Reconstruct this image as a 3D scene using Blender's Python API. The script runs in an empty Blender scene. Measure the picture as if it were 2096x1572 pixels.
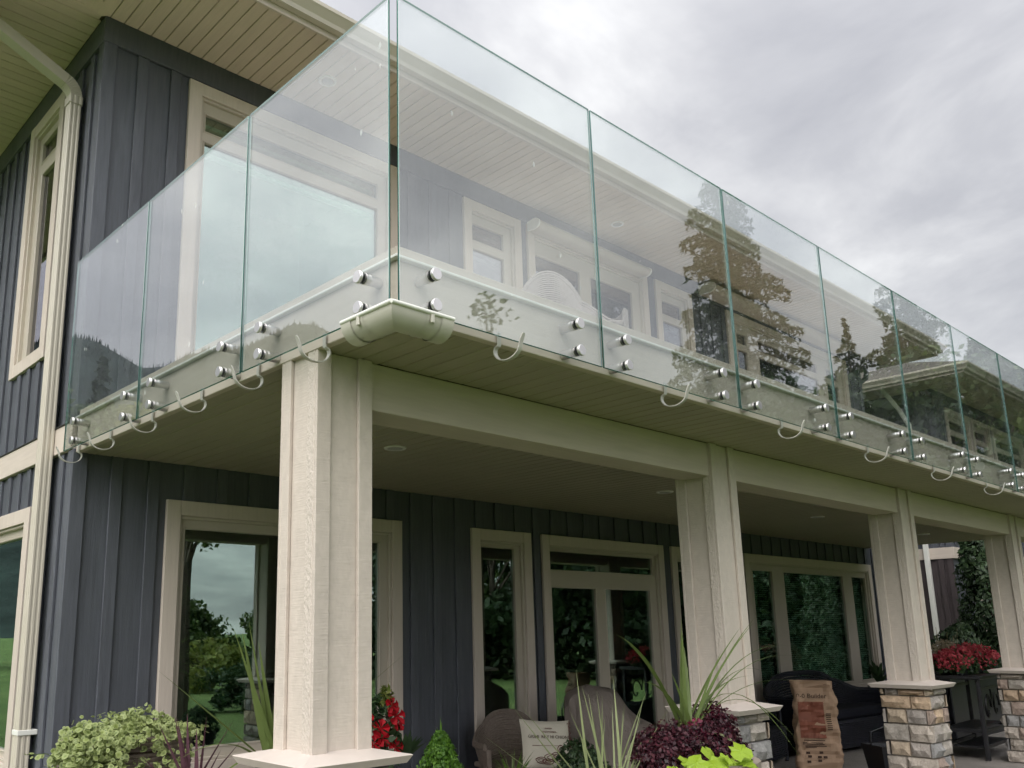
import bpy, math, random
import numpy as np
from mathutils import Vector, Matrix, Euler, noise as mnoise
R = math.radians
random.seed(7)
rng = np.random.default_rng(7)
SC = bpy.context.scene
COL = SC.collection
# ------------------------------------------------------------------ camera
yaw, pit, rol = R(41.56), R(12.235), R(-0.707)
fw = Vector((math.sin(yaw)*math.cos(pit), math.cos(yaw)*math.cos(pit), math.sin(pit)))
rt = Vector((math.cos(yaw), -math.sin(yaw), 0)); up = rt.cross(fw)
r2 = rt*math.cos(rol)+up*math.sin(rol); u2 = -rt*math.sin(rol)+up*math.cos(rol)
cam = bpy.data.cameras.new('camera'); camo = bpy.data.objects.new('camera', cam); COL.objects.link(camo)
camo.matrix_world = Matrix(((r2.x, u2.x, -fw.x, -1.9001), (r2.y, u2.y, -fw.y, -2.3278), (r2.z, u2.z, -fw.z, 1.55), (0, 0, 0, 1)))
cam.sensor_width = 36; cam.lens = 36*1792.4/2096; cam.shift_x = (1048-878.4)/2096; cam.shift_y = (903-786)/2096
cam.clip_start = .05; cam.clip_end = 9000
SC.camera = camo
# ------------------------------------------------------------------ world, sun, exposure
SUN_AZ, SUN_EL = R(246), R(47)          # compass style: 0 = +Y, 90 = +X
sdir = Vector((math.sin(SUN_AZ)*math.cos(SUN_EL), math.cos(SUN_AZ)*math.cos(SUN_EL), math.sin(SUN_EL)))
w = bpy.data.worlds.new('World'); SC.world = w; w.use_nodes = True
nt = w.node_tree; nt.nodes.clear()
def N(t, **k):
    n = nt.nodes.new(t)
    for a, b in k.items(): setattr(n, a, b)
    return n
def L(a, b): nt.links.new(a, b)
def M(op, a, b=None, c=None):
    n = N('ShaderNodeMath', operation=op)
    for i, v in enumerate((a, b, c)):
        if v is None: continue
        if isinstance(v, (int, float)): n.inputs[i].default_value = v
        else: L(v, n.inputs[i])
    return n.outputs[0]
def ramp(fac, stops):
    n = N('ShaderNodeValToRGB'); e = n.color_ramp.elements
    while len(e) < len(stops): e.new(.5)
    for i, (p, c) in enumerate(stops): e[i].position = p; e[i].color = (*c, 1) if len(c) == 3 else c
    L(fac, n.inputs[0]); return n.outputs[0]
tc = N('ShaderNodeTexCoord')
sp = N('ShaderNodeSeparateXYZ'); L(tc.outputs['Generated'], sp.inputs[0])
zz = M('MAXIMUM', sp.outputs[2], 0.0); zd = M('ADD', zz, .22)
cb = N('ShaderNodeCombineXYZ'); L(M('DIVIDE', sp.outputs[0], zd), cb.inputs[0]); L(M('DIVIDE', sp.outputs[1], zd), cb.inputs[1]); cb.inputs[2].default_value = 26.4
n1 = N('ShaderNodeTexNoise'); n1.inputs['Scale'].default_value = 2.3; n1.inputs['Detail'].default_value = 6; n1.inputs['Roughness'].default_value = .55; n1.inputs['Distortion'].default_value = .25
L(cb.outputs[0], n1.inputs['Vector'])
n2 = N('ShaderNodeTexNoise'); n2.inputs['Scale'].default_value = .55; n2.inputs['Detail'].default_value = 3
L(cb.outputs[0], n2.inputs['Vector'])
cl = M('ADD', M('MULTIPLY', n1.outputs[0], .62), M('MULTIPLY', n2.outputs[0], .38))
cc = ramp(cl, [(.36, (2.5, 2.52, 2.7)), (.45, (3.05, 3.06, 3.2)), (.52, (3.8, 3.8, 3.88)), (.60, (4.9, 4.9, 4.9))])
vd = N('ShaderNodeVectorMath', operation='DOT_PRODUCT'); L(tc.outputs['Generated'], vd.inputs[0]); vd.inputs[1].default_value = sdir
glow = M('POWER', M('MAXIMUM', M('MULTIPLY_ADD', vd.outputs['Value'], .5, .5), 0.0), 2.2)
grad = M('ADD', M('MULTIPLY_ADD', zz, .22, .80), M('MULTIPLY', glow, 2.2))
vs = N('ShaderNodeVectorMath', operation='SCALE'); L(cc, vs.inputs[0]); L(grad, vs.inputs['Scale'])
sky = N('ShaderNodeTexSky', sky_type='NISHITA'); sky.sun_disc = False; sky.sun_elevation = SUN_EL; sky.sun_rotation = SUN_AZ
mx = N('ShaderNodeMix', data_type='RGBA'); mx.inputs[0].default_value = .93
L(sky.outputs[0], mx.inputs[6]); L(vs.outputs[0], mx.inputs[7])
bg = N('ShaderNodeBackground'); bg.inputs[1].default_value = .1; L(mx.outputs[2], bg.inputs[0])
wo = N('ShaderNodeOutputWorld'); L(bg.outputs[0], wo.inputs[0])
sl = bpy.data.lights.new('sun', 'SUN'); sl.energy = 1.5; sl.angle = R(55); sl.color = (1, .965, .92)
so = bpy.data.objects.new('sun', sl); COL.objects.link(so); so.rotation_euler = (-sdir).to_track_quat('-Z', 'Y').to_euler(); so.location = (-6, -10, 20)
vw = SC.view_settings; vw.view_transform = 'Standard'; vw.look = 'None'; vw.exposure = 0.9; vw.gamma = 1; vw.use_curve_mapping = False
SC.render.engine = 'CYCLES'
cy = SC.cycles; cy.use_denoising = True; cy.max_bounces = 7; cy.diffuse_bounces = 3; cy.glossy_bounces = 4; cy.transparent_max_bounces = 16; cy.use_adaptive_sampling = True; cy.adaptive_threshold = .03; cy.adaptive_min_samples = 12; cy.transmission_bounces = 6
cy.caustics_reflective = False; cy.caustics_refractive = False; cy.sample_clamp_indirect = 6
try: cy.denoiser = 'OPENIMAGEDENOISE'
except Exception: pass
# ------------------------------------------------------------------ materials
MATS = {}
def newmat(name):
    global nt
    m = bpy.data.materials.new(name); m.use_nodes = True; nt = m.node_tree; nt.nodes.clear(); MATS[name] = m
    return m
def out(s):
    o = N('ShaderNodeOutputMaterial'); L(s, o.inputs[0])
def pos(scale):
    g = N('ShaderNodeNewGeometry'); m = N('ShaderNodeVectorMath', operation='MULTIPLY'); L(g.outputs['Position'], m.inputs[0]); m.inputs[1].default_value = scale
    return m.outputs[0]
def nz(scale, s=1., d=4, r=.55, dist=0.):
    n = N('ShaderNodeTexNoise'); n.inputs['Scale'].default_value = s; n.inputs['Detail'].default_value = d; n.inputs['Roughness'].default_value = r; n.inputs['Distortion'].default_value = dist
    L(pos(scale), n.inputs['Vector']); return n.outputs[0]
def P(color, rough=.6, spec=.5, metal=0., bump=None, bs=.3, bd=.005, **k):
    b = N('ShaderNodeBsdfPrincipled')
    if hasattr(color, 'links'): L(color, b.inputs['Base Color'])
    else: b.inputs['Base Color'].default_value = (*color, 1)
    if hasattr(rough, 'links'): L(rough, b.inputs['Roughness'])
    else: b.inputs['Roughness'].default_value = rough
    b.inputs['Specular IOR Level'].default_value = spec; b.inputs['Metallic'].default_value = metal
    if bump is not None:
        bn = N('ShaderNodeBump'); bn.inputs['Strength'].default_value = bs; bn.inputs['Distance'].default_value = bd; L(bump, bn.inputs['Height']); L(bn.outputs[0], b.inputs['Normal'])
    return b
def tint(color, fac, lo, hi, var=.05, dirt=None):
    """colour varied by a 0..1 field and by object"""
    oi = N('ShaderNodeObjectInfo'); v = M('MULTIPLY_ADD', oi.outputs['Random'], var, 1-var/2)
    mr = N('ShaderNodeMapRange'); L(fac, mr.inputs[0]); mr.inputs[1].default_value = .3; mr.inputs[2].default_value = .7; mr.inputs[3].default_value = lo; mr.inputs[4].default_value = hi
    s = N('ShaderNodeVectorMath', operation='SCALE')
    if hasattr(color, 'links'): L(color, s.inputs[0])
    else: s.inputs[0].default_value = color
    L(M('MULTIPLY', v, mr.outputs[0]), s.inputs['Scale']); return s.outputs[0]
def paint(name, c, grain=(45, 45, 3), lo=.9, hi=1.07, bs=.25, bd=.004, rough=.62, spec=.35, fine=(160, 160, 40)):
    newmat(name)
    g = nz(grain, 1, 2.5, .62, .4); st = nz((1.3, 1.3, .9), 1, 2); f = nz(fine, 1, 1)
    col = tint(c, M('ADD', M('MULTIPLY', g, .55), M('MULTIPLY', st, .45)), lo, hi)
    out(P(col, rough, spec, bump=M('ADD', g, M('MULTIPLY', f, .5)), bs=bs, bd=bd).outputs[0])
BEIGE = (.555, .485, .42)
paint('beige_v', BEIGE, bs=.3)
paint('beige_x', BEIGE, grain=(3, 45, 45), fine=(40, 160, 160))
paint('beige_y', BEIGE, grain=(45, 3, 45), fine=(160, 40, 160))
paint('beige_sawn', (.55, .485, .425), grain=(24, 24, 15), lo=.87, hi=1.07, bs=.45, bd=.005, fine=(12, 12, 140))
paint('beige_rough', (.565, .50, .44), grain=(55, 55, 30), lo=.93, hi=1.05, bs=.7, bd=.010, fine=(90, 90, 60))
paint('slate', (.075, .081, .096), grain=(50, 50, 3), lo=.74, hi=1.26, bs=.4, bd=.004, rough=.55, spec=.4)
paint('slate_trim', (.081, .087, .103), grain=(40, 40, 4), lo=.74, hi=1.26, bs=.45, bd=.004, rough=.55, spec=.4)
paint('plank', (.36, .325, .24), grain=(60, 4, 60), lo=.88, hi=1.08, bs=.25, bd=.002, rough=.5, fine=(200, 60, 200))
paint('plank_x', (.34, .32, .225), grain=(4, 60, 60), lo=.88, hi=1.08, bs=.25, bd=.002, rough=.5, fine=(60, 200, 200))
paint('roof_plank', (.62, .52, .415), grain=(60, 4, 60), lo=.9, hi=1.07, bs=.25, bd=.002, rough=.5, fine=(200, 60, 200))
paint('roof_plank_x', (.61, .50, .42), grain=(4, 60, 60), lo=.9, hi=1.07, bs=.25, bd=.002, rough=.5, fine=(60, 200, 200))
paint('deck_vinyl', (.50, .45, .39))
paint('groove', (.10, .085, .06))
paint('frame', (.47, .42, .35), grain=(8, 8, 8), lo=.96, hi=1.03, bs=.03, rough=.42, spec=.5)
paint('gutter_paint', (.49, .45, .375), grain=(4, 4, 4), lo=.95, hi=1.04, bs=.02, rough=.35, spec=.55)
paint('gutter_green', (.52, .50, .43), grain=(5, 5, 5), lo=.93, hi=1.05, bs=.02, rough=.4, spec=.5)
paint('gutter_lip', (.74, .74, .69), grain=(5, 5, 5), lo=.95, hi=1.03, bs=.02, rough=.4)
paint('flash_white', (.86, .85, .82), grain=(6, 6, 6), lo=.96, hi=1.03, bs=.02, rough=.4)
paint('bracket_paint', (.50, .48, .45), grain=(60, 60, 60), lo=.85, hi=1.06, bs=.1, rough=.4, spec=.5)
paint('white_vinyl', (.80, .79, .77), grain=(6, 6, 6), lo=.97, hi=1.02, bs=.02, rough=.4)
paint('blind', (.74, .78, .72), grain=(3, 3, 3), lo=.95, hi=1.05, bs=.02, rough=.5)
paint('room', (.05, .055, .055), grain=(2, 2, 2), bs=0.)
paint('brown_siding', (.060, .048, .050), grain=(40, 40, 3), lo=.8, hi=1.2, bs=.3)
paint('roof_shingle', (.11, .095, .085), grain=(14, 14, 14), lo=.6, hi=1.4, bs=.5, bd=.01, rough=.9)
paint('mortar', (.34, .30, .255), grain=(60, 60, 60), lo=.75, hi=1.15, bs=.6, bd=.006, rough=.95, fine=(200, 200, 200))
paint('soil', (.05, .035, .025), grain=(20, 20, 20), lo=.5, hi=1.5, bs=.8, bd=.02, rough=1)
paint('terracotta', (.26, .22, .18), grain=(12, 12, 12), lo=.8, hi=1.15, bs=.2, rough=.8)
paint('black_metal', (.012, .012, .014), grain=(40, 40, 40), lo=.8, hi=1.3, bs=.2, rough=.45, spec=.5)
paint('black_plastic', (.012, .013, .017), grain=(20, 20, 20), bs=.05, rough=.4, spec=.5)
paint('wicker_brown', (.17, .135, .11), grain=(60, 60, 60), lo=.6, hi=1.25, bs=.5, bd=.004, rough=.55)
paint('wicker_dark', (.016, .017, .026), grain=(60, 60, 60), lo=.6, hi=1.35, bs=.4, rough=.5, spec=.5)
paint('wicker_grey', (.20, .18, .165), grain=(60, 60, 60), lo=.75, hi=1.15, bs=.4, rough=.6)
paint('cushion_dark', (.012, .013, .02), grain=(30, 30, 30), bs=.3, rough=.9, spec=.2)
paint('canvas', (.56, .52, .43), grain=(150, 150, 150), lo=.92, hi=1.05, bs=.3, bd=.002, rough=.9, spec=.2)
paint('cover_cloth', (.25, .21, .185), grain=(7, 7, 4), lo=.85, hi=1.1, bs=.6, bd=.03, rough=.7, spec=.3)
paint('kraft', (.40, .27, .18), grain=(10, 10, 6), lo=.88, hi=1.08, bs=.2, bd=.004, rough=.7, spec=.3)
paint('print_red', (.22, .075, .045), grain=(10, 10, 10), lo=.8, hi=1.2, bs=.1, rough=.6)
paint('print_dark', (.05, .025, .015), bs=0.)
paint('print_brown', (.16, .075, .06), grain=(90, 90, 90), lo=.6, hi=1.4, bs=0.)
paint('chrome_dark', (.03, .03, .03), rough=.5, bs=.05)
newmat('concrete')
g = nz((1, 1, 1), 220, 2); h = nz((1, 1, 1), 2.5, 5); sp_ = N('ShaderNodeTexVoronoi'); sp_.inputs['Scale'].default_value = 130; L(pos((1, 1, 1)), sp_.inputs['Vector'])
out(P(tint((.23, .21, .19), M('ADD', M('MULTIPLY', sp_.outputs['Distance'], .55), M('MULTIPLY', h, .6)), .55, 1.25), .9, .3, bump=sp_.outputs['Distance'], bs=.6, bd=.004).outputs[0])
newmat('lawn')
g = nz((1, 1, 1), 30, 6, .7); h = nz((1, 1, 1), .25, 5)
out(P(tint(ramp(h, [(.35, (.10, .165, .05)), (.65, (.17, .235, .08))]), g, .6, 1.35, 0), .9, .2, bump=g, bs=1., bd=.05).outputs[0])
newmat('forest')
g = nz((1, 1, 1), .02, 8, .7)
out(P(tint((.030, .042, .040), g, .5, 1.5, 0), .95, .1).outputs[0])
STONE = []
for i, c in enumerate([(.36, .325, .285), (.42, .34, .255), (.47, .35, .245), (.26, .252, .245), (.31, .24, .20), (.40, .35, .30), (.33, .295, .265)]):
    newmat('stone_%s' % 'abcdefg'[i])
    a = nz((1, 1, 1), 16, 6, .65); b = nz((1, 1, 1), 70, 5, .7)
    out(P(tint(c, M('ADD', M('MULTIPLY', a, .6), M('MULTIPLY', b, .4)), .55, 1.4, .25), .88, .3, bump=M('ADD', a, M('MULTIPLY', b, .6)), bs=.9, bd=.012).outputs[0])
    STONE.append(MATS['stone_%s' % 'abcdefg'[i]])
newmat('steel')
b = nz((1, 1, 1), 300, 3)
mr = N('ShaderNodeMapRange'); L(b, mr.inputs[0]); mr.inputs[3].default_value = .28; mr.inputs[4].default_value = .46
out(P((.74, .72, .71), mr.outputs[0], .5, 1., bump=b, bs=.05, bd=.001).outputs[0])
def schlick(f0, powr=5.):
    g = N('ShaderNodeNewGeometry'); d = N('ShaderNodeVectorMath', operation='DOT_PRODUCT'); L(g.outputs['Incoming'], d.inputs[0]); L(g.outputs['Normal'], d.inputs[1])
    c = M('SUBTRACT', 1., M('ABSOLUTE', d.outputs['Value']))
    return M('MULTIPLY_ADD', M('POWER', c, powr), 1-f0, f0)
def glass(name, f0, tr, gl=(1, 1, 1), dirt=.0, dcol=(.7, .72, .7), wav=0., speck=False):
    newmat(name)
    t = N('ShaderNodeBsdfTransparent'); t.inputs[0].default_value = (*tr, 1)
    g = N('ShaderNodeBsdfGlossy'); g.inputs['Roughness'].default_value = 0.; g.inputs[0].default_value = (*gl, 1)
    if wav:
        bn = N('ShaderNodeBump'); bn.inputs['Strength'].default_value = wav; bn.inputs['Distance'].default_value = .01; L(nz((1, 1, 1), 1.6, 1), bn.inputs['Height']); L(bn.outputs[0], g.inputs['Normal'])
    m = N('ShaderNodeMixShader'); L(schlick(f0), m.inputs[0]); L(t.outputs[0], m.inputs[1]); L(g.outputs[0], m.inputs[2])
    s = m.outputs[0]
    if dirt:
        d = N('ShaderNodeBsdfDiffuse'); d.inputs[0].default_value = (*dcol, 1)
        film = M('MULTIPLY', M('POWER', nz((1, 1, .5), 5, 2, .6), 2.), dirt*3)
        if speck:
            v = N('ShaderNodeTexVoronoi'); v.inputs['Scale'].default_value = 9; v.inputs['Randomness'].default_value = 1; L(pos((1, 1, .55)), v.inputs['Vector'])
            film = M('ADD', film, M('MULTIPLY', M('LESS_THAN', v.outputs['Distance'], .07), M('MULTIPLY', M('GREATER_THAN', nz((1, 1, 1), 2.2, 2), .56), .5)))
        m2 = N('ShaderNodeMixShader'); L(film, m2.inputs[0]); L(s, m2.inputs[1]); L(d.outputs[0], m2.inputs[2]); s = m2.outputs[0]
    out(s)
glass('rail_glass', .16, (.955, .98, .97), dirt=.012, speck=True)
glass('window_glass', .26, (.62, .76, .69), gl=(.86, 1., .95), wav=.05)
glass('window_glass_up', .20, (.45, .5, .5), gl=(.97, .95, 1.), wav=.05)
newmat('glass_edge')
d = N('ShaderNodeBsdfTranslucent'); d.inputs[0].default_value = (.03, .135, .105, 1)
d2 = N('ShaderNodeBsdfDiffuse'); d2.inputs[0].default_value = (.014, .06, .048, 1)
g = N('ShaderNodeBsdfGlossy'); g.inputs['Roughness'].default_value = .08; g.inputs[0].default_value = (.7, .95, .88, 1)
m1 = N('ShaderNodeMixShader'); m1.inputs[0].default_value = .45; L(d.outputs[0], m1.inputs[1]); L(d2.outputs[0], m1.inputs[2])
m2 = N('ShaderNodeMixShader'); L(schlick(.16), m2.inputs[0]); L(m1.outputs[0], m2.inputs[1]); L(g.outputs[0], m2.inputs[2]); out(m2.outputs[0])
def leafmat(name, a, b, trans=.35, rough=.5, spec=.4, edge=None):
    newmat(name)
    g = N('ShaderNodeNewGeometry')
    c = ramp(g.outputs['Random Per Island'], [(0., a), (1., b)])
    if edge:
        at = N('ShaderNodeAttribute', attribute_name='rim')
        mm = N('ShaderNodeMix', data_type='RGBA'); L(at.outputs['Fac'], mm.inputs[0]); L(c, mm.inputs[6]); mm.inputs[7].default_value = (*edge, 1); c = mm.outputs[2]
    p = P(c, rough, spec); t = N('ShaderNodeBsdfTranslucent'); L(c, t.inputs[0])
    m = N('ShaderNodeMixShader'); m.inputs[0].default_value = trans; L(p.outputs[0], m.inputs[1]); L(t.outputs[0], m.inputs[2]); out(m.outputs[0])
leafmat('leaf_conifer', (.022, .040, .018), (.060, .085, .035))
leafmat('leaf_deciduous', (.04, .075, .018), (.11, .16, .04))
leafmat('leaf_yellowgreen', (.12, .16, .03), (.26, .28, .07))
leafmat('leaf_cedar', (.018, .040, .018), (.060, .10, .042))
leafmat('leaf_cypress', (.05, .14, .015), (.15, .30, .035))
leafmat('leaf_ivy', (.035, .075, .018), (.23, .29, .06), edge=(.40, .46, .20))
leafmat('leaf_blade', (.07, .115, .022), (.17, .22, .07), trans=.3)
leafmat('leaf_blade_pale', (.22, .28, .12), (.38, .42, .22), trans=.3)
leafmat('leaf_purple', (.055, .025, .035), (.13, .055, .075), trans=.2)
leafmat('leaf_coleus', (.016, .006, .010), (.075, .012, .022), trans=.2)
leafmat('leaf_coleus_red', (.07, .008, .02), (.22, .02, .06), trans=.3)
leafmat('leaf_lime', (.20, .34, .02), (.40, .54, .05), trans=.4)
leafmat('leaf_dark', (.025, .055, .022), (.07, .12, .05), rough=.35)
leafmat('petal_red', (.42, .005, .012), (.62, .015, .03), trans=.35, rough=.6)
leafmat('petal_pink', (.40, .03, .06), (.62, .12, .13), trans=.3, rough=.7)
leafmat('leaf_dry', (.25, .2, .12), (.45, .38, .26), trans=.2)
paint('bark', (.09, .07, .055), grain=(14, 14, 3), lo=.6, hi=1.3, bs=.8, bd=.02, rough=.95)
# ------------------------------------------------------------------ object helpers
WLOC = {}
def link(o, parent, wloc):
    COL.objects.link(o)
    wl = Vector(wloc)
    if parent is not None:
        o.parent = parent; o.location = wl - WLOC[parent.name]
    else: o.location = wl
    WLOC[o.name] = wl
    return o
def tag(o, label=None, cat=None, group=None, kind=None):
    if label: o['label'] = label
    if cat: o['category'] = cat
    if group: o['group'] = group
    if kind: o['kind'] = kind
    return o
def thing(name, label, cat, loc=(0, 0, 0), group=None, parent=None):
    o = bpy.data.objects.new(name, None); o.empty_display_size = .1
    link(o, parent, loc)
    return tag(o, label, cat, group) if parent is None else o
def holder(name, parent, loc):
    o = bpy.data.objects.new(name, None); o.empty_display_size = .05
    return link(o, parent, loc)
def cboxdata(hx, hy, hz, c):
    c = min(c, hx*.6, hy*.6, hz*.6)
    V = []; idx = {}
    for sx in (-1, 1):
        for sy in (-1, 1):
            for sz in (-1, 1):
                for ax in range(3):
                    idx[sx, sy, sz, ax] = len(V)
                    V.append((sx*(hx-(0 if ax == 0 else c)), sy*(hy-(0 if ax == 1 else c)), sz*(hz-(0 if ax == 2 else c))))
    F = []
    for s in (-1, 1):
        F.append([idx[s, a, b, 0] for a, b in ((-1, -1), (1, -1), (1, 1), (-1, 1))])
        F.append([idx[a, s, b, 1] for a, b in ((-1, -1), (1, -1), (1, 1), (-1, 1))])
        F.append([idx[a, b, s, 2] for a, b in ((-1, -1), (1, -1), (1, 1), (-1, 1))])
    for a in (-1, 1):
        for b in (-1, 1):
            F.append([idx[a, b, -1, 0], idx[a, b, 1, 0], idx[a, b, 1, 1], idx[a, b, -1, 1]])
            F.append([idx[a, -1, b, 0], idx[a, 1, b, 0], idx[a, 1, b, 2], idx[a, -1, b, 2]])
            F.append([idx[-1, a, b, 1], idx[1, a, b, 1], idx[1, a, b, 2], idx[-1, a, b, 2]])
            for d in (-1, 1): F.append([idx[a, b, d, 0], idx[a, b, d, 1], idx[a, b, d, 2]])
    V = [Vector(v) for v in V]
    for f in F:
        n = (V[f[1]]-V[f[0]]).cross(V[f[2]]-V[f[0]])
        if n.dot(sum((V[i] for i in f), Vector())) < 0: f.reverse()
    return V, F
BOXC = {}
def board(name, parent, x0, x1, y0, y1, z0, z1, mat, c=.003):
    """chamfered board between world corners; equal boards share a mesh"""
    k = (round(x1-x0, 3), round(y1-y0, 3), round(z1-z0, 3), mat, c)
    me = BOXC.get(k)
    if me is None:
        V, F = cboxdata((x1-x0)/2, (y1-y0)/2, (z1-z0)/2, c)
        me = bpy.data.meshes.new(name); me.from_pydata(V, [], F); me.materials.append(MATS[mat]); BOXC[k] = me
    return link(bpy.data.objects.new(name, me), parent, ((x0+x1)/2, (y0+y1)/2, (z0+z1)/2))
class MB:
    def __init__(s): s.V = []; s.F = []; s.M = []
    def add(s, V, F, m=0):
        o = len(s.V); s.V += [tuple(v) for v in V]; s.F += [[i+o for i in f] for f in F]; s.M += [m]*len(F); return s
    def box(s, x0, x1, y0, y1, z0, z1, c=.003, m=0):
        V, F = cboxdata((x1-x0)/2, (y1-y0)/2, (z1-z0)/2, c); ce = Vector(((x0+x1)/2, (y0+y1)/2, (z0+z1)/2))
        return s.add([v+ce for v in V], F, m)
    def tube(s, pts, rad, n=8, m=0, closed=False, cap=True):
        pts = [Vector(p) for p in pts]; K = len(pts); rad = rad if hasattr(rad, '__len__') else [rad]*K
        V = []; F = []; ref = None
        for i, p in enumerate(pts):
            a = pts[(i-1) % K] if (closed or i > 0) else p; b = pts[(i+1) % K] if (closed or i < K-1) else p
            t = (b-a).normalized()
            if ref is None: ref = Vector((0, 0, 1)) if abs(t.z) < .9 else Vector((1, 0, 0))
            u = (ref - t*ref.dot(t))
            if u.length < 1e-5: u = t.orthogonal()
            u.normalize(); v = t.cross(u); ref = u
            for j in range(n):
                an = 2*math.pi*j/n; V.append(p+(u*math.cos(an)+v*math.sin(an))*rad[i])
        for i in range(K if closed else K-1):
            for j in range(n):
                a = i*n+j; b = i*n+(j+1) % n; c = ((i+1) % K)*n+(j+1) % n; d = ((i+1) % K)*n+j
                F.append([a, b, c, d])
        if cap and not closed: F += [list(range(n))[::-1], [(K-1)*n+j for j in range(n)]]
        return s.add(V, F, m)
    def lathe(s, prof, center=(0, 0, 0), axis='z', n=20, m=0):
        c = Vector(center); V = []; F = []
        for r, h in prof:
            for j in range(n):
                a = 2*math.pi*j/n; x, y = r*math.cos(a), r*math.sin(a)
                V.append(c+Vector({'z': (x, y, h), 'y': (x, h, y), 'x': (h, x, y)}[axis]))
        for i in range(len(prof)-1):
            for j in range(n): F.append([i*n+j, i*n+(j+1) % n, (i+1)*n+(j+1) % n, (i+1)*n+j])
        F += [list(range(n))[::-1], [(len(prof)-1)*n+j for j in range(n)]]
        return s.add(V, F, m)
    def ribbon(s, pts, wid, side, m=0, fold=0.):
        """flat blade along pts; side = sideways vector; fold lifts the edges"""
        V = []; F = []
        for i, (p, ww) in enumerate(zip(pts, wid)):
            p = Vector(p); up_ = Vector((0, 0, 1))*fold*ww
            V += [p-side*ww+up_, p, p+side*ww+up_]
        for i in range(len(pts)-1):
            for j in (0, 1): F.append([i*3+j, i*3+j+1, (i+1)*3+j+1, (i+1)*3+j])
        return s.add(V, F, m)
    def prism(s, prof, a0, a1, axis='x', m=0):
        """closed polygon prof=(p,q) extruded along axis; for x: (y,z), y: (x,z), z: (x,y)"""
        f = {'x': lambda p, q, a: (a, p, q), 'y': lambda p, q, a: (p, a, q), 'z': lambda p, q, a: (p, q, a)}[axis]
        n = len(prof); V = [f(p, q, a0) for p, q in prof]+[f(p, q, a1) for p, q in prof]
        F = [[i, (i+1) % n, n+(i+1) % n, n+i] for i in range(n)]+[list(range(n))[::-1], [n+i for i in range(n)]]
        return s.add(V, F, m)
    def build(s, name, mats, parent=None, wloc=(0, 0, 0), smooth=False, local=False):
        mats = mats if isinstance(mats, (list, tuple)) else [mats]
        off = Vector((0, 0, 0)) if local else Vector(wloc)
        me = bpy.data.meshes.new(name); me.from_pydata([Vector(v)-off for v in s.V], [], s.F)
        for m in mats: me.materials.append(MATS[m] if isinstance(m, str) else m)
        if len(mats) > 1: me.polygons.foreach_set('material_index', s.M)
        import bmesh
        bm = bmesh.new(); bm.from_mesh(me); bmesh.ops.recalc_face_normals(bm, faces=bm.faces); bm.to_mesh(me); bm.free()
        if smooth:
            me.polygons.foreach_set('use_smooth', [True]*len(me.polygons))
            try: me.set_sharp_from_angle(angle=R(40))
            except Exception: pass
        return link(bpy.data.objects.new(name, me), parent, wloc)
def npmesh(name, V, F, mat, parent=None, wloc=(0, 0, 0), attr=None):
    V = np.asarray(V, np.float32)-np.asarray(wloc, np.float32); F = np.asarray(F, np.int32)
    me = bpy.data.meshes.new(name); me.vertices.add(len(V)); me.vertices.foreach_set('co', V.ravel())
    k = F.shape[1]; me.loops.add(F.size); me.loops.foreach_set('vertex_index', F.ravel())
    me.polygons.add(len(F)); me.polygons.foreach_set('loop_start', np.arange(0, F.size, k, dtype=np.int32)); me.update(calc_edges=True)
    if attr is not None:
        a = me.attributes.new('rim', 'FLOAT', 'POINT'); a.data.foreach_set('value', np.asarray(attr, np.float32))
    me.materials.append(MATS[mat])
    return link(bpy.data.objects.new(name, me), parent, wloc)
def leaves(P_, size, aspect=.6, nrm=None, spread=1., droop=None):
    """N leaves as folded diamonds: returns verts (N*4) and quads"""
    P_ = np.asarray(P_); n = len(P_)
    a = rng.normal(size=(n, 3))
    if nrm is not None: a = a*spread+np.asarray(nrm)
    a /= np.linalg.norm(a, axis=1)[:, None]+1e-9
    b = rng.normal(size=(n, 3))
    if droop is not None: b = b*spread+np.asarray(droop)
    b -= a*(a*b).sum(1)[:, None]; b /= np.linalg.norm(b, axis=1)[:, None]+1e-9
    c = np.cross(a, b)
    sz = (np.asarray(size)*(.6+.8*rng.random(n)))[:, None]
    V = np.stack([P_-b*sz*.5, P_+c*sz*aspect*.5+a*sz*.08, P_+b*sz*.5, P_-c*sz*aspect*.5+a*sz*.08], 1).reshape(-1, 3)
    return V, np.arange(4*n).reshape(-1, 4)
def roundleaves(P_, size, nrm, spread=.5, k=7):
    P_ = np.asarray(P_); n = len(P_)
    a = rng.normal(size=(n, 3))*spread+nrm; a /= np.linalg.norm(a, axis=1)[:, None]
    b = rng.normal(size=(n, 3)); b -= a*(a*b).sum(1)[:, None]; b /= np.linalg.norm(b, axis=1)[:, None]; c = np.cross(a, b)
    sz = (size*(.55+.9*rng.random(n)))[:, None, None]
    th = np.linspace(0, 2*np.pi, k, endpoint=False)
    rr = np.where(np.arange(k) % 2 == 0, 1., .86)
    ring = P_[:, None, :]+sz*.5*(b[:, None, :]*(np.cos(th)*rr)[None, :, None]+c[:, None, :]*(np.sin(th)*rr)[None, :, None])-a[:, None, :]*sz*.06
    V = np.concatenate([P_[:, None, :], ring], 1).reshape(-1, 3)
    F = []
    base = (np.arange(n)*(k+1))[:, None]
    for j in range(k): F.append(np.concatenate([base, base+1+j, base+1+(j+1) % k], 1))
    rim = np.tile(np.r_[0., np.ones(k)], n)
    return V, np.concatenate(F), rim
GZ = .12
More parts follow.
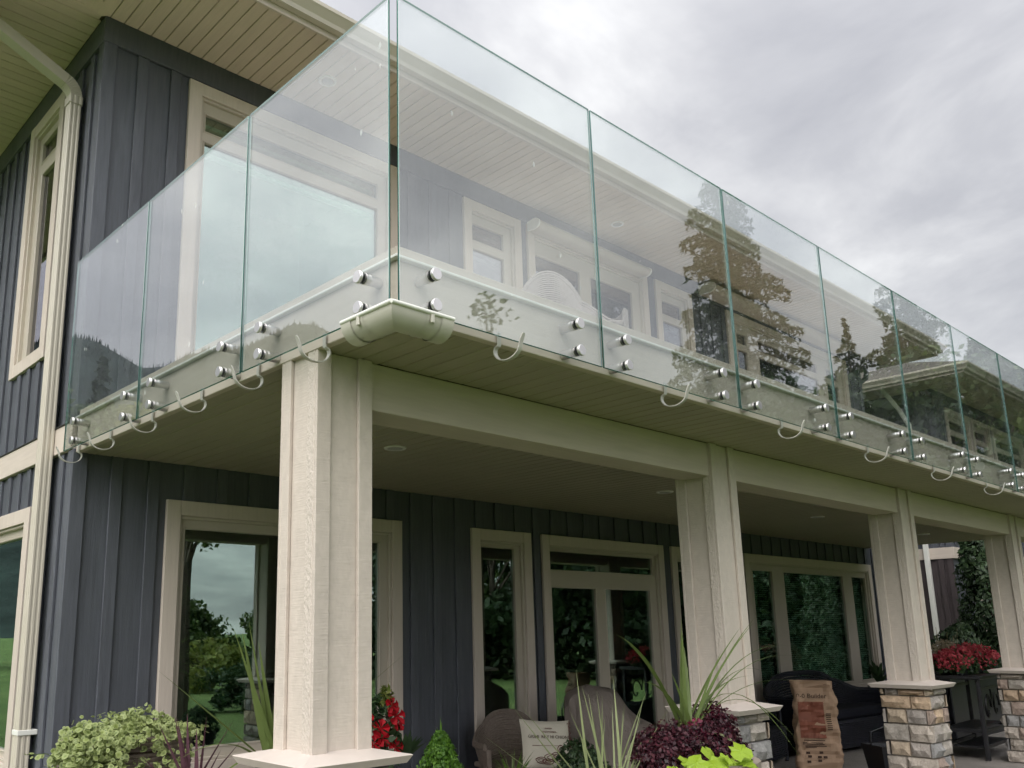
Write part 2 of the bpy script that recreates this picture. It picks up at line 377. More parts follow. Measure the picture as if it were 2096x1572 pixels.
# ------------------------------------------------------------------ setting
mb = MB(); mb.add([(-3000, -3000, GZ-.03), (3000, -3000, GZ-.03), (3000, 3000, GZ-.03), (-3000, 3000, GZ-.03)], [[0, 1, 2, 3]])
tag(mb.build('lawn', 'lawn'), kind='structure')
mb = MB().box(-1.2, 15.6, .28, 3.45, GZ-.16, GZ, .01); tag(mb.build('patio', 'concrete'), kind='structure')
mb = MB().box(-2.2, 13.6, -.62, .27, GZ-.16, GZ-.005, .01); tag(mb.build('planting_bed', 'soil'), kind='structure')
# mountain uphill behind the house (seen mirrored in the side glass)
def mountain():
    nx, ny = 70, 26; V = []; F = []
    for j in range(ny):
        for i in range(nx):
            az = R(-75+ (95*i/(nx-1))); d = 700+j*70
            t = j/(ny-1)
            ridge = (17.9+.9*math.sin(az*9+.8)+.9*math.sin(az*23+2)+.4*math.sin(az*51))*min(1, max(.25, 1.25-abs(math.degrees(az)+26)/60))
            hgt = d*math.tan(R(ridge))*min(1, (t*1.55)**.8)*(1 if t < .66 else max(.6, 1-(t-.66)*.7))
            V.append((math.sin(az)*d, math.cos(az)*d, GZ-1+max(0, hgt)+(18*mnoise.noise(Vector((i*.4, j*.5, 0))) if t > .1 else 0)))
    for j in range(ny-1):
        for i in range(nx-1): a = j*nx+i; F.append([a, a+1, a+nx+1, a+nx])
    o = npmesh('hill', V, F, 'forest'); tag(o, kind='structure')
    for p in o.data.polygons: p.use_smooth = True
    V2 = []; F2 = []
    Va = np.array(V)
    for k in range(5200):
        i = random.randrange(nx-1); j = random.choice([random.randrange(2, ny-1), 15, 16, 17]); a = j*nx+i
        f, g_ = random.random(), random.random()
        p = Va[a]*(1-f)*(1-g_)+Va[a+1]*f*(1-g_)+Va[a+nx]*(1-f)*g_+Va[a+nx+1]*f*g_
        h_ = random.uniform(7, 15); r_ = h_*.16; o_ = len(V2)
        V2 += [p+np.array((r_, 0, -2)), p+np.array((-r_*.5, r_*.87, -2)), p+np.array((-r_*.5, -r_*.87, -2)), p+np.array((0, 0, h_))]
        F2 += [[o_, o_+1, o_+3], [o_+1, o_+2, o_+3], [o_+2, o_, o_+3]]
    tag(npmesh('hill_forest', V2, F2, 'forest'), 'dark conifer forest covering the mountain mirrored in the side glass', 'forest', kind='stuff')
mountain()
# ------------------------------------------------------------------ house
YW, XW = 3.43, .10           # front wall face, left wall face
ZS, ZU = 2.725, 5.98         # porch soffit, roof soffit
def TF(y0): return lambda u, v, w_: (u, y0-w_, v)       # front walls: u=x, v=z, w outward (-y)
def TL(x0): return lambda u, v, w_: (x0-w_, u, v)       # left walls: u=y, outward -x
def wb(name, parent, T, u0, u1, v0, v1, w0, w1, mat, c=.003):
    a = T(u0, v0, w0); b = T(u1, v1, w1)
    return board(name, parent, min(a[0], b[0]), max(a[0], b[0]), min(a[1], b[1]), max(a[1], b[1]), min(a[2], b[2]), max(a[2], b[2]), mat, c)
def wall_mesh(name, parent, T, u0, u1, v0, v1, holes, mat, th=.14):
    us = sorted({u0, u1, *[h[0] for h in holes], *[h[1] for h in holes]}); vs_ = sorted({v0, v1, *[h[2] for h in holes], *[h[3] for h in holes]})
    us = [u for u in us if u0 <= u <= u1]; vs_ = [v for v in vs_ if v0 <= v <= v1]
    mb = MB()
    def inside(u, v): return any(h[0] < u < h[1] and h[2] < v < h[3] for h in holes)
    for i in range(len(us)-1):
        for j in range(len(vs_)-1):
            if inside((us[i]+us[i+1])/2, (vs_[j]+vs_[j+1])/2): continue
            a, b, c, d = us[i], us[i+1], vs_[j], vs_[j+1]
            mb.add([T(a, c, 0), T(b, c, 0), T(b, d, 0), T(a, d, 0)], [[0, 1, 2, 3]])
            mb.add([T(a, c, -th), T(b, c, -th), T(b, d, -th), T(a, d, -th)], [[0, 1, 2, 3]])
    for h in holes:
        a, b, c, d = h
        q = [(a, c), (b, c), (b, d), (a, d)]
        for k in range(4):
            (p0, r0), (p1, r1) = q[k], q[(k+1) % 4]
            mb.add([T(p0, r0, 0), T(p1, r1, 0), T(p1, r1, -th), T(p0, r0, -th)], [[0, 1, 2, 3]])
    o = mb.build(name, mat, parent, T((u0+u1)/2, v0, 0)); return o
def battens(parent, T, ulist, v0, v1, blocks, mat, w=.082, th=.019, base=0.):
    for u in ulist:
        segs = [(v0, v1)]
        for b in blocks:
            if b[0]-.005 < u+w/2 and u-w/2 < b[1]+.005:
                ns = []
                for s0, s1 in segs:
                    if b[2] > s0: ns.append((s0, min(s1, b[2])))
                    if b[3] < s1: ns.append((max(s0, b[3]), s1))
                segs = ns
        for s0, s1 in segs:
            if s1-s0 > .03: wb('batten', parent, T, u-w/2, u+w/2, s0+.001, s1-.001, base, base+th, mat, .003)
def window(parent, T, u0, u1, v0, v1, panes, glassmat='window_glass', cw=.105, blind=None, sill=True, trim='beige_v', name='window', interior=True, stack=False):
    """casing boards, vinyl frame with mullions, panes set back, a dark room behind"""
    W_ = holder(name, parent, T((u0+u1)/2, v0, 0))
    pr = .032
    wb('casing', W_, T, u0, u0+cw, v0, v1, 0, pr, trim); wb('casing', W_, T, u1-cw, u1, v0, v1, 0, pr, trim)
    wb('casing', W_, T, u0+cw, u1-cw, v1-cw, v1, 0, pr-.002, trim)
    if sill: wb('casing', W_, T, u0+cw, u1-cw, v0, v0+cw, 0, pr-.002, trim)
    a, b, c, d = u0+cw, u1-cw, v0+(cw if sill else 0), v1-cw
    # stepped vinyl frame
    for (ua, ub, va, vb) in ((a, a+.022, c, d), (b-.022, b, c, d), (a+.022, b-.022, d-.022, d), (a+.022, b-.022, c, c+.022)):
        wb('outer_frame', W_, T, ua, ub, va, vb, -.06, .012, 'frame', .004)
    a, b, c, d = a+.022, b-.022, c+.022, d-.022
    # solid frame field with pane holes
    wall_mesh('frame', W_, T, a, b, c, d, panes, 'frame', .035).location += Vector(T(0, 0, -.018))-Vector(T(0, 0, 0))
    for p in panes:
        for (ua, ub, va, vb) in ((p[0], p[0]+.014, p[2], p[3]), (p[1]-.014, p[1], p[2], p[3]), (p[0]+.014, p[1]-.014, p[3]-.014, p[3]), (p[0]+.014, p[1]-.014, p[2], p[2]+.014)):
            wb('bead', W_, T, ua, ub, va, vb, -.05, -.012, 'frame', .004)
        wb('pane', W_, T, p[0]+.014, p[1]-.014, p[2]+.014, p[3]-.014, -.046, -.040, glassmat, .0005)
        if blind and p[3]-p[2] > .5:
            mb = MB(); n = int((p[3]-p[2])/.028); o = Vector(T((p[0]+p[1])/2, (p[2]+p[3])/2, -.11))
            for k in range(n):
                v = p[2]+.02+k*.028
                q = [T(p[0], v, -.105), T(p[1], v, -.105), T(p[1], v+.020, -.122), T(p[0], v+.020, -.122)]
                mb.add(q, [[0, 1, 2, 3]])
            tag(mb.build('blind', 'blind', W_, o), kind='stuff')
        elif stack:
            wb('blind_stack', W_, T, p[0]+.02, p[1]-.02, p[3]-.085, p[3]-.05, -.12, -.08, 'white_vinyl', .004)
    if interior:
        mb = MB(); i0, i1, j0, j1 = u0+.02, u1-.02, v0+.02, v1-.02; D = -1.6
        q = [T(i0, j0, -.139), T(i1, j0, -.139), T(i1, j1, -.139), T(i0, j1, -.139), T(i0, j0, D), T(i1, j0, D), T(i1, j1, D), T(i0, j1, D)]
        mb.add(q, [[0, 1, 5, 4], [1, 2, 6, 5], [2, 3, 7, 6], [3, 0, 4, 7], [4, 5, 6, 7]])
        mb.build('room', 'room', W_, T((u0+u1)/2, v0, -1))
    return W_
house = thing('house', 'slate grey board-and-batten house with beige window trim and wide soffits', 'house', (XW, YW, GZ))
F_ = TF(YW); L_ = TL(XW)
lowW = [(.74, 2.86, .60, 2.47), (3.69, 4.49, .58, 2.47), (4.65, 6.72, GZ, 2.47), (6.88, 7.70, .58, 2.47), (8.50, 12.30, .60, 2.47)]
upW = [(.75, 2.85, 3.06, 5.77), (3.68, 4.51, 3.06, 5.77), (4.61, 6.77, 2.95, 5.77), (6.94, 7.75, 3.06, 5.77), (8.60, 12.27, 3.06, 5.77)]
def hole(wn, cw=.105): return (wn[0]+.02, wn[1]-.02, max(wn[2]+.02, GZ), wn[3]-.02)
fwall = wall_mesh('front_wall', house, F_, XW, 12.8, GZ, ZU, [hole(x) for x in lowW+upW], 'slate')
leftW = [(4.18, 5.0, 3.56, 5.79), (4.18, 5.7, .60, 2.45)]
lwall = wall_mesh('side_wall', house, L_, YW, 9.5, GZ, ZU, [hole(x) for x in leftW], 'slate')
rwall = MB(); rwall.box(12.66, 12.8, YW+.145, 9.5, GZ, ZU, .01); rwall.box(XW+.145, 12.65, 9.36, 9.5, GZ, ZU, .01); rwall.box(XW+.145, 12.65, YW+.145, 9.35, ZS+.05, ZS+.2, .01)
rwall.build('rear_wall', 'slate', house, (6, 9.5, GZ))
# battens, corner boards, friezes
bu = [.378+.2625*k for k in range(48) if .378+.2625*k < 12.7]
battens(fwall, F_, bu, GZ, ZS+.01, lowW, 'slate_trim')
battens(fwall, F_, bu, 3.0, 5.78, upW, 'slate_trim')
battens(lwall, L_, [3.64+.2265*k for k in range(25)], GZ, 2.74, leftW, 'slate_trim', w=.075)
battens(lwall, L_, [3.64+.2265*k for k in range(25)], 2.945, 5.78, leftW, 'slate_trim', w=.075)
for v0, v1 in ((GZ, 2.745), (2.94, 5.78)):
    wb('corner_board', fwall, F_, XW-.024, XW+.075, v0, v1, 0, .024, 'slate_trim'); wb('corner_board', lwall, L_, YW, YW+.075, v0, v1, 0, .024, 'slate_trim')
wb('corner_board', fwall, F_, 12.72, 12.82, 2.94, 5.78, 0, .024, 'slate_trim'); wb('corner_board', fwall, F_, 12.72, 12.82, GZ, ZS, 0, .024, 'slate_trim')
wb('frieze', fwall, F_, XW-.03, 12.82, 5.78, ZU, 0, .03, 'slate_trim'); wb('frieze', lwall, L_, YW, 9.5, 5.78, ZU, 0, .03, 'slate_trim')
wb('belly_band', lwall, L_, YW, 9.5, 2.748, 2.93, 0, .036, 'beige_y'); wb('band_flashing', lwall, L_, YW, 9.5, 2.931, 2.938, 0, .045, 'chrome_dark', .001)
# lower windows
window(house, F_, *lowW[0], [(.89, 2.66, .78, 2.29)])
window(house, F_, *lowW[1], [(3.83, 4.30, .74, 2.32)])
window(house, F_, *lowW[2], [(4.78, 6.56, 2.12, 2.33), (4.80, 5.52, .32, 1.97), (5.66, 6.48, .32, 1.97)], name='sliding_door')
window(house, F_, *lowW[3], [(7.02, 7.52, .74, 2.32)])
window(house, F_, *lowW[4], [(8.74, 9.27, .76, 2.28), (9.56, 11.38, .76, 2.28), (11.66, 12.15, .76, 2.28)], blind=True)
# upper windows
window(house, F_, *upW[0], [(.90, 2.64, 5.385, 5.555), (.90, 2.64, 3.24, 5.315)], 'window_glass', stack=True)
window(house, F_, *upW[1], [(3.80, 4.29, 5.355, 5.56), (3.80, 4.29, 3.24, 5.29)], 'window_glass_up', stack=True)
window(house, F_, *upW[2], [(4.74, 5.52, 3.05, 5.49), (5.69, 6.50, 3.05, 5.49)], 'window_glass_up', name='balcony_door')
window(house, F_, *upW[3], [(7.07, 7.55, 5.355, 5.56), (7.07, 7.55, 3.24, 5.29)], 'window_glass_up', stack=True)
window(house, F_, *upW[4], [(8.88, 9.16, 5.36, 5.53), (8.88, 9.16, 3.24, 5.29), (9.46, 11.3, 5.36, 5.53), (9.46, 11.3, 3.24, 5.29), (11.57, 12.0, 5.36, 5.53), (11.57, 12.0, 3.24, 5.29)], 'window_glass_up', stack=True)
window(house, L_, *leftW[0], [(4.36, 4.80, 5.40, 5.60), (4.36, 4.76, 3.70, 5.30)], 'window_glass_up')
window(house, L_, *leftW[1], [(4.36, 5.5, .76, 2.27)])
# roof: soffit planks, fascia, gutter, shingled hip
def soffit_roof(h, ex0, ex1, ey0, ey1, wx, wy, front=True, pw=.104, pitch=.42, mat='roof_plank', upto=None, left_to=None):
    so_ = holder('roof_soffit', h, ((ex0+ex1)/2, ey0, ZU))
    if front:
        n = int((ex1-ex0-.06)/pw)
        for k in range(n):
            x = ex0+.03+k*pw
            yend = wy-.031 if x+pw > wx-.03 else min(wy-.031, ey0+.16+(x+pw-ex0-.03)*(wy-ey0)/(wx-ex0))
            if yend-(ey0+.02) < .04: continue
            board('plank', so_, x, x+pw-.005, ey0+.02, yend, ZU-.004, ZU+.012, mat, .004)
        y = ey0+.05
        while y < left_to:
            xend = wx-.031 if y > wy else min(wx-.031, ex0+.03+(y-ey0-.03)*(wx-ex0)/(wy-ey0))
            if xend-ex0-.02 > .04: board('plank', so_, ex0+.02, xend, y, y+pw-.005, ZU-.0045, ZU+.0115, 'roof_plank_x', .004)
            y += pw
        # mitre strip over the hip line
        mb = MB(); a = Vector((ex0+.03, ey0+.03, ZU-.006)); b = Vector((wx-.03, wy-.03, ZU-.006)); s = Vector((.030, -.030, 0))
        mb.add([a-s, a+s, b+s, b-s, a-s+Vector((0, 0, .005)), a+s+Vector((0, 0, .005)), b+s+Vector((0, 0, .005)), b-s+Vector((0, 0, .005))], [[0, 1, 2, 3], [4, 5, 6, 7], [0, 1, 5, 4], [1, 2, 6, 5], [2, 3, 7, 6], [3, 0, 4, 7]])
        mb.build('mitre_strip', 'roof_plank', so_, a)
    zt = ZU+.14
    mb = MB(); mb.box(ex0+.02, ex1-.02, ey0+.02, ey1-.02, ZU+.016, ZU+.05, .004)
    mb.build('soffit_backing', 'groove', so_, (ex0, ey0, ZU))
    fz0, fz1 = ZU-.045, ZU+.13
    fa = holder('eave_fascia', h, (ex0, ey0, fz0))
    board('fascia_board', fa, ex0, ex1, ey0, ey0+.02, fz0, fz1, 'beige_x'); board('fascia_board', fa, ex0, ex0+.02, ey0+.021, ey1, fz0, fz1, 'beige_y'); board('fascia_board', fa, ex1-.02, ex1, ey0+.021, ey1, fz0, fz1, 'beige_y')
    # K-style gutters
    prof = [(0, 0), (-.055, 0), (-.065, .03), (-.10, .075), (-.112, .088), (-.112, .118), (-.104, .122), (-.10, .108), (0, .108)]
    gz = ZU+.005
    gp = [(ey0-.001+p, gz+q) for p, q in prof]
    mb = MB()
    n = len(prof)
    V = [(ex0-.001+p, ey0-.001+p, gz+q) for p, q in prof]+[(ex1+.001-p, ey0-.001+p, gz+q) for p, q in prof]
    mb.add(V, [[i, (i+1) % n, n+(i+1) % n, n+i] for i in range(n)])
    mb.build('gutter', 'gutter_paint', h, (ex0, ey0, gz))
    for (xe, s) in ((ex0-.001, 1), (ex1+.001, -1)):
        mb = MB()
        V = [(xe+s*p, ey0-.001+p, gz+q) for p, q in prof]+[(xe+s*p, ey1, gz+q) for p, q in prof]
        mb.add(V, [[i, (i+1) % n, n+(i+1) % n, n+i] for i in range(n)]+[[n+i for i in range(n)]]); mb.build('gutter', 'gutter_paint', h, (xe, ey0, gz))
    # hip roof
    mx_ = (ex0+ex1)/2; hy = (ey1-ey0)/2; top = zt+hy*pitch; o_ = .06
    rx0, rx1 = (ex0+hy, ex1-hy) if ex1-ex0 > 2*hy else (mx_, mx_)
    V = [(ex0-o_, ey0-o_, zt), (ex1+o_, ey0-o_, zt), (ex1+o_, ey1+o_, zt), (ex0-o_, ey1+o_, zt), (rx0, (ey0+ey1)/2, top), (rx1, (ey0+ey1)/2, top)]
    mb = MB().add(V, [[0, 1, 5, 4], [1, 2, 5], [2, 3, 4, 5], [3, 0, 4], [0, 3, 2, 1]]); mb.build('roof', 'roof_shingle', h, (mx_, ey0, zt))
soffit_roof(house, -.86, 13.76, 2.50, 10.4, XW, YW, left_to=9.4)
# ------------------------------------------------------------------ deck
DX1, DF = 12.26, .090
deck = thing('deck', 'covered upper deck with beige fascia and tongue-and-groove soffit along the house', 'deck', (DF, DF, ZS))
board('fascia', deck, DF, DX1, DF, DF+.038, 2.72, 2.943, 'beige_x'); board('fascia', deck, DF, DF+.038, DF+.0385, YW-.03, 2.72, 2.943, 'beige_y'); board('fascia', deck, DX1-.038, DX1, DF+.0385, YW, 2.72, 2.943, 'beige_y')
board('drip_flashing', deck, DF-.022, DX1+.02, DF-.022, DF+.05, 2.9435, 2.9555, 'flash_white', .002); board('drip_flashing', deck, DF-.022, DF+.05, DF+.051, YW-.03, 2.9435, 2.9555, 'flash_white', .002)
board('curb', deck, DF+.006, DX1-.01, DF+.006, DF+.046, 2.956, 3.005, 'beige_x'); board('curb', deck, DF+.006, DF+.046, DF+.0465, YW-.03, 2.956, 3.005, 'beige_y'); board('curb', deck, DX1-.05, DX1-.01, DF+.047, YW, 2.956, 3.005, 'beige_y')
board('deck_floor', deck, DF+.05, DX1-.05, DF+.05, YW-.001, 2.76, 2.948, 'deck_vinyl')
osof = holder('outer_soffit', deck, (DF, .4, ZS)); isof = holder('inner_ceiling', deck, (DF, 2, ZS))
YB0, YB1 = .648, .86
k = 0
while True:
    x = DF+.04+k*.104
    if x+.104 > DX1-.04: break
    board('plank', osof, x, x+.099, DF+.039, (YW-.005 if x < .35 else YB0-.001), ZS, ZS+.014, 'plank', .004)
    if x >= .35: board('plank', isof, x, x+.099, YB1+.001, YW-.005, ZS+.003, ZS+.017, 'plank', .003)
    k += 1
board('soffit_backing', deck, DF+.04, DX1-.04, DF+.04, YW-.002, ZS+.018, ZS+.030, 'groove')
PX = [.094, 3.149, 6.170, 9.200]; PW, PD, PY0 = .293, .28, .623
edges = []
for i in range(4):
    x0 = PX[i]+PW-.018 if i < 4 else None
    x1 = PX[i+1]+.018 if i < 3 else DX1-.05
    bm_ = board('beam', deck, x0, x1, YB0, YB1, 2.507, ZS-.001, 'beige_x')
    board('beam_trim', bm_, x0+.02, x1-.02, YB1+.001, YB1+.02, 2.535, 2.60, 'beige_x')
# ------------------------------------------------------------------ porch posts on stone piers
def stone_mesh(L_n, H_n, D_n, seed, wrap=(False, False)):
    """rock-faced block: x along face, z up, front at y=-D; origin at back centre"""
    nx, nz_ = max(3, int(L_n/.035)), max(2, int(H_n/.045)); V = []; F = []; rnd = random.Random(seed)
    ox, oy = rnd.uniform(0, 99), rnd.uniform(0, 99); pitch_y = D_n
    tx, tz = rnd.uniform(-.06, .06), rnd.uniform(-.09, .09)
    for j in range(nz_+1):
        for i in range(nx+1):
            u, v = i/nx-.5, j/nz_-.5
            e = min(.5-abs(u), .5-abs(v)*1.0)
            x, z = u*L_n, v*H_n
            edge = (i in (0, nx)) or (j in (0, nz_))
            if edge:
                y = -D_n+.017+.004*mnoise.noise(Vector((x*30+ox, z*30, oy))); x *= 1-.010/L_n*rnd.random(); z *= 1-.012/H_n*rnd.random()
            else:
                y = -D_n-.004+tx*x+tz*z+.030*mnoise.noise(Vector((x*13+ox, z*13+oy, 3)))+.011*mnoise.noise(Vector((x*45+ox, z*45+oy, 8)))
            V.append((x, y, z))
    W_ = nx+1
    for j in range(nz_):
        for i in range(nx):
            a = j*W_+i
            if (i+j+seed) % 2: F += [[a, a+1, a+W_+1], [a, a+W_+1, a+W_]]
            else: F += [[a, a+1, a+W_], [a+1, a+W_+1, a+W_]]
    o = len(V); V += [(-L_n/2, 0, -H_n/2), (L_n/2, 0, -H_n/2), (L_n/2, 0, H_n/2), (-L_n/2, 0, H_n/2)]
    rim = {'b': [i for i in range(W_)], 't': [nz_*W_+i for i in range(W_)], 'l': [j*W_ for j in range(nz_+1)], 'r': [j*W_+nx for j in range(nz_+1)]}
    F += [rim['b'][::-1]+[o, o+1], rim['t']+[o+2, o+3], rim['l']+[o+3, o], rim['r'][::-1]+[o+1, o+2]]
    return V, F
def pier(post, cx, cy, idx):
    pr = holder('pier', post, (cx, cy, GZ)); hw, hd = .168, .163
    board('mortar_core', pr, cx-hw, cx+hw, cy-hd, cy+hd, GZ, 1.032, 'mortar', .004)
    rnd = random.Random(40+idx)
    hs = [.055, .108, .120, .142, .118, .126, .118, .112]
    z = 1.028
    for ci, h_ in enumerate(hs):
        z0 = max(GZ, z-h_)
        if ci == len(hs)-1: z0 = GZ+.002
        hh = z-z0-.011; zc = (z+z0)/2
        own = ci % 2
        for side in range(4):
            half, dist = (hw, hd) if side % 2 == 0 else (hd, hw)
            full = (side % 2 == own)
            Lh = half+(.036 if full else -.004)
            cuts = [-Lh, Lh]
            nst = 3 if rnd.random() < .4 and full else 2
            if nst == 2: cuts = [-Lh, rnd.uniform(-.35, .35)*Lh, Lh]
            else: cuts = [-Lh, rnd.uniform(-.5, -.3)*Lh, rnd.uniform(.25, .5)*Lh, Lh]
            for q in range(len(cuts)-1):
                a, b = cuts[q]+.005, cuts[q+1]-.005
                V, F = stone_mesh(b-a, hh, .040+rnd.uniform(-.003, .008), rnd.randrange(9999))
                me = bpy.data.meshes.new('stone'); me.from_pydata(V, [], F); me.materials.append(STONE[rnd.choice([0, 0, 1, 2, 3, 4, 5, 5, 6])])
                o = bpy.data.objects.new('stone', me)
                ang = [0, -math.pi/2, math.pi, math.pi/2][side]
                m = (a+b)/2
                off = Matrix.Rotation(ang, 3, 'Z') @ Vector((m, -dist+.0, 0))
                link(o, pr, (cx+off.x, cy+off.y, zc)); o.rotation_euler.z = ang
        z = z0
def post(i, label):
    x0 = PX[i]; cx, cy = x0+PW/2, PY0+PD/2
    t = thing('porch_post', label, 'post', (cx, cy, GZ), 'tapered-cap posts on stone piers under the deck')
    z0, z1 = 1.085, ZS-.001; b = .019; bw = .074
    board('shaft', t, x0+b, x0+PW-b, PY0+b, PY0+PD-b, z0, z1, 'beige_sawn', .004)
    for s in (0, 1):
        fx = x0 if s == 0 else x0+PW-bw
        board('batten', t, fx, fx+bw, PY0, PY0+b-.0005, z0, z1, 'beige_sawn', .003); board('batten', t, fx, fx+bw, PY0+PD-b+.0005, PY0+PD, z0, z1, 'beige_sawn', .003)
        for ys in (0, 1):
            y = PY0+b if ys == 0 else PY0+PD-b-bw+b
            yy0, yy1 = (PY0+b, PY0+bw) if ys == 0 else (PY0+PD-bw, PY0+PD-b)
            xx0, xx1 = (x0, x0+b-.0005) if s == 0 else (x0+PW-b+.0005, x0+PW)
            rough_ = 'beige_rough' if (s == 0 and ys == 0) else 'beige_sawn'
            board('batten', t, xx0, xx1, yy0, yy1, z0, z1, rough_, .003)
    # cap: bevelled edge below, four slopes rising to the shaft
    a, a2 = .118, .100; mb = MB()
    def ring(e, z): return [(x0-e, PY0-e, z), (x0+PW+e, PY0-e, z), (x0+PW+e, PY0+PD+e, z), (x0-e, PY0+PD+e, z)]
    V = ring(a2, 1.034)+ring(a, 1.064)+ring(a-.004, 1.067)+ring(-.02, 1.094)
    Fq = [[0, 1, 2, 3], [12, 13, 14, 15]]
    for l in range(3):
        for q in range(4): Fq.append([l*4+q, l*4+(q+1) % 4, (l+1)*4+(q+1) % 4, (l+1)*4+q])
    mb.add(V, Fq).build('cap', 'beige_cap', t, (cx, cy, 1.05))
    pier(t, cx, cy, i)
paint('beige_cap', (.57, .505, .455), grain=(14, 14, 14), lo=.95, hi=1.04, bs=.12, bd=.003, rough=.55)
for i, l in enumerate(['nearest porch post, wide rough-sawn beige boards at the deck corner', 'second porch post from the deck corner, behind the spiky planter', 'third porch post from the deck corner, its whole stone pier in view', 'rightmost porch post, cut by the right edge of the photo']): post(i, l)
# ------------------------------------------------------------------ glass balustrade
def standoff(parent, p, axis):
    """round steel standoff: cap, gasket, barrel to the fascia; axis = outward"""
    ax = 'y' if axis == 'F' else 'x'; h = holder('standoff', parent, p)
    mb = MB().lathe([(.0235, -.0235), (.0255, -.0215), (.0255, -.0115), (.0225, -.0105)], p, ax, 24); mb.build('cap', 'steel', h, p, smooth=True)
    mb = MB().lathe([(.0215, -.0105), (.0225, -.0100), (.0225, -.0065), (.0215, -.0063)], p, ax, 20); mb.build('gasket', 'chrome_dark', h, p, smooth=True)
    mb = MB().lathe([(.0215, .0063), (.0222, .007), (.0222, .011)], p, ax, 20); mb.build('gasket', 'chrome_dark', h, p, smooth=True)
    mb = MB().lathe([(.020, .011), (.021, .012), (.021, .084), (.020, .0895)], p, ax, 20); mb.build('barrel', 'steel', h, p, smooth=True)
ZG0, ZG1 = 2.709, 4.012
def panel(side, a, b, label):
    base = ((a+b)/2, 0, ZG0) if side == 'F' else (0, (a+b)/2, ZG0)
    t = thing('glass_panel', label, 'glass panel', base, 'frameless glass balustrade panels')
    g = .005
    V, F = cboxdata((b-a)/2 if side == 'F' else g, g if side == 'F' else (b-a)/2, (ZG1-ZG0)/2, .0012)
    me = bpy.data.meshes.new('pane'); me.from_pydata(V, [], F); me.materials.append(MATS['rail_glass']); me.materials.append(MATS['glass_edge'])
    ax = 1 if side == 'F' else 0
    for p in me.polygons: p.material_index = 0 if abs(p.normal[ax]) > .9 else 1
    link(bpy.data.objects.new('pane', me), t, (base[0], base[1], (ZG0+ZG1)/2))
    for u in (a+.172, b-.165):
        for z in (2.876, 2.752): standoff(t, (u, 0, z) if side == 'F' else (0, u, z), side)
ordn = ['first', 'second', 'third', 'fourth', 'fifth', 'sixth', 'seventh', 'eighth', 'ninth', 'tenth']
for k in range(10):
    panel('F', .023+1.2*k+(.0 if k == 0 else .006), .023+1.2*(k+1)-.006, '%s clear glass panel from the deck corner along the long front side' % ordn[k])
for k, (a, b) in enumerate(((.023, 1.094), (1.106, 2.226), (2.238, 3.362))):
    panel('L', a, b, '%s clear glass panel from the deck corner on the short left side' % ordn[k])
# ------------------------------------------------------------------ gutter hooks left on the fascia
def hook(side, u, label):
    pts = [(.078, 2.768), (.078, 2.716), (.081, 2.706), (.098, 2.698), (.102, 2.685)]
    for q in range(1, 12):
        an = math.pi*(q/12)*1.0
        pts.append((.030+.072*math.cos(an), 2.685-.051*math.sin(an)))
    pts += [(-.043, 2.688), (-.049, 2.702), (-.056, 2.717), (-.061, 2.727)]
    mb = MB(); th = .0022; wd = [.0105]*(len(pts)-2)+[.0095, .0045]
    V = []; F = []
    n = len(pts)
    for i, (p, z) in enumerate(pts):
        a = pts[max(0, i-1)]; b = pts[min(n-1, i+1)]; tx, tz = b[0]-a[0], b[1]-a[1]; l = math.hypot(tx, tz); nx_, nz_ = -tz/l, tx/l
        for s in (-1, 1):
            for w_ in (-1, 1):
                q = (p+nx_*s*th, z+nz_*s*th); V.append((u+w_*wd[i], q[0], q[1]) if side == 'F' else (q[0], u+w_*wd[i], q[1]))
    for i in range(n-1):
        A, B = i*4, (i+1)*4
        for e, f in ((0, 1), (1, 3), (3, 2), (2, 0)): F.append([A+e, A+f, B+f, B+e])
    F += [[0, 1, 3, 2], [(n-1)*4+k for k in (0, 1, 3, 2)]]
    mb.add(V, F)
    o = mb.build('gutter_hook', 'bracket_paint', None, (u, .08, 2.72) if side == 'F' else (.08, u, 2.72), smooth=True)
    tag(o, label, 'gutter bracket', 'empty half-round gutter hooks under the glass')
for k in range(10): hook('F', .629+1.2055*k, '%s curved gutter hook from the corner under the long front glass' % ordn[k])
for k, u in enumerate((.551, 1.084, 1.634, 2.215, 2.802, 3.324)): hook('L', u, '%s curved gutter hook from the corner under the left side glass' % ordn[k])
# half-round gutter corner
gc = thing('gutter_corner', 'leftover half-round gutter corner piece hung at the deck corner', 'gutter', (0, 0, 2.62))
def trough(name, r, a0, a1, mat, sides=('F', 'L'), ends=True, th=.003, zc=2.690, yc=.0125):
    mb = MB(); prof = []
    for q in range(15): an = math.pi*q/14; prof.append((yc+r*math.cos(an), zc-r*math.sin(an)))
    prof += [(yc+(r-th)*math.cos(math.pi*q/14), zc-(r-th)*math.sin(math.pi*q/14)) for q in range(14, -1, -1)]
    n = len(prof); 
    for s in sides:
        V = []
        for (o, z) in prof:
            e0 = o if a0 is None else a0
            V.append((e0, o, z) if s == 'F' else (o, e0, z))
        for (o, z) in prof: V.append((a1, o, z) if s == 'F' else (o, a1, z))
        mb.add(V, [[i, (i+1) % n, n+(i+1) % n, n+i] for i in range(n)]+([[n+i for i in range(n)]] if False else []))
    return mb.build(name, mat, gc, (0, 0, 2.66), smooth=True)
trough('trough', .0690, None, .225, 'gutter_green')
trough('collar', .0730, .185, .245, 'gutter_green', ('F',)); trough('collar', .0730, .185, .245, 'gutter_green', ('L',))
trough('joint_band', .0712, .112, .122, 'gutter_green', ('F',)); trough('joint_band', .0712, .112, .122, 'gutter_green', ('L',))
lz, lo_ = 2.694, .0125-.0700
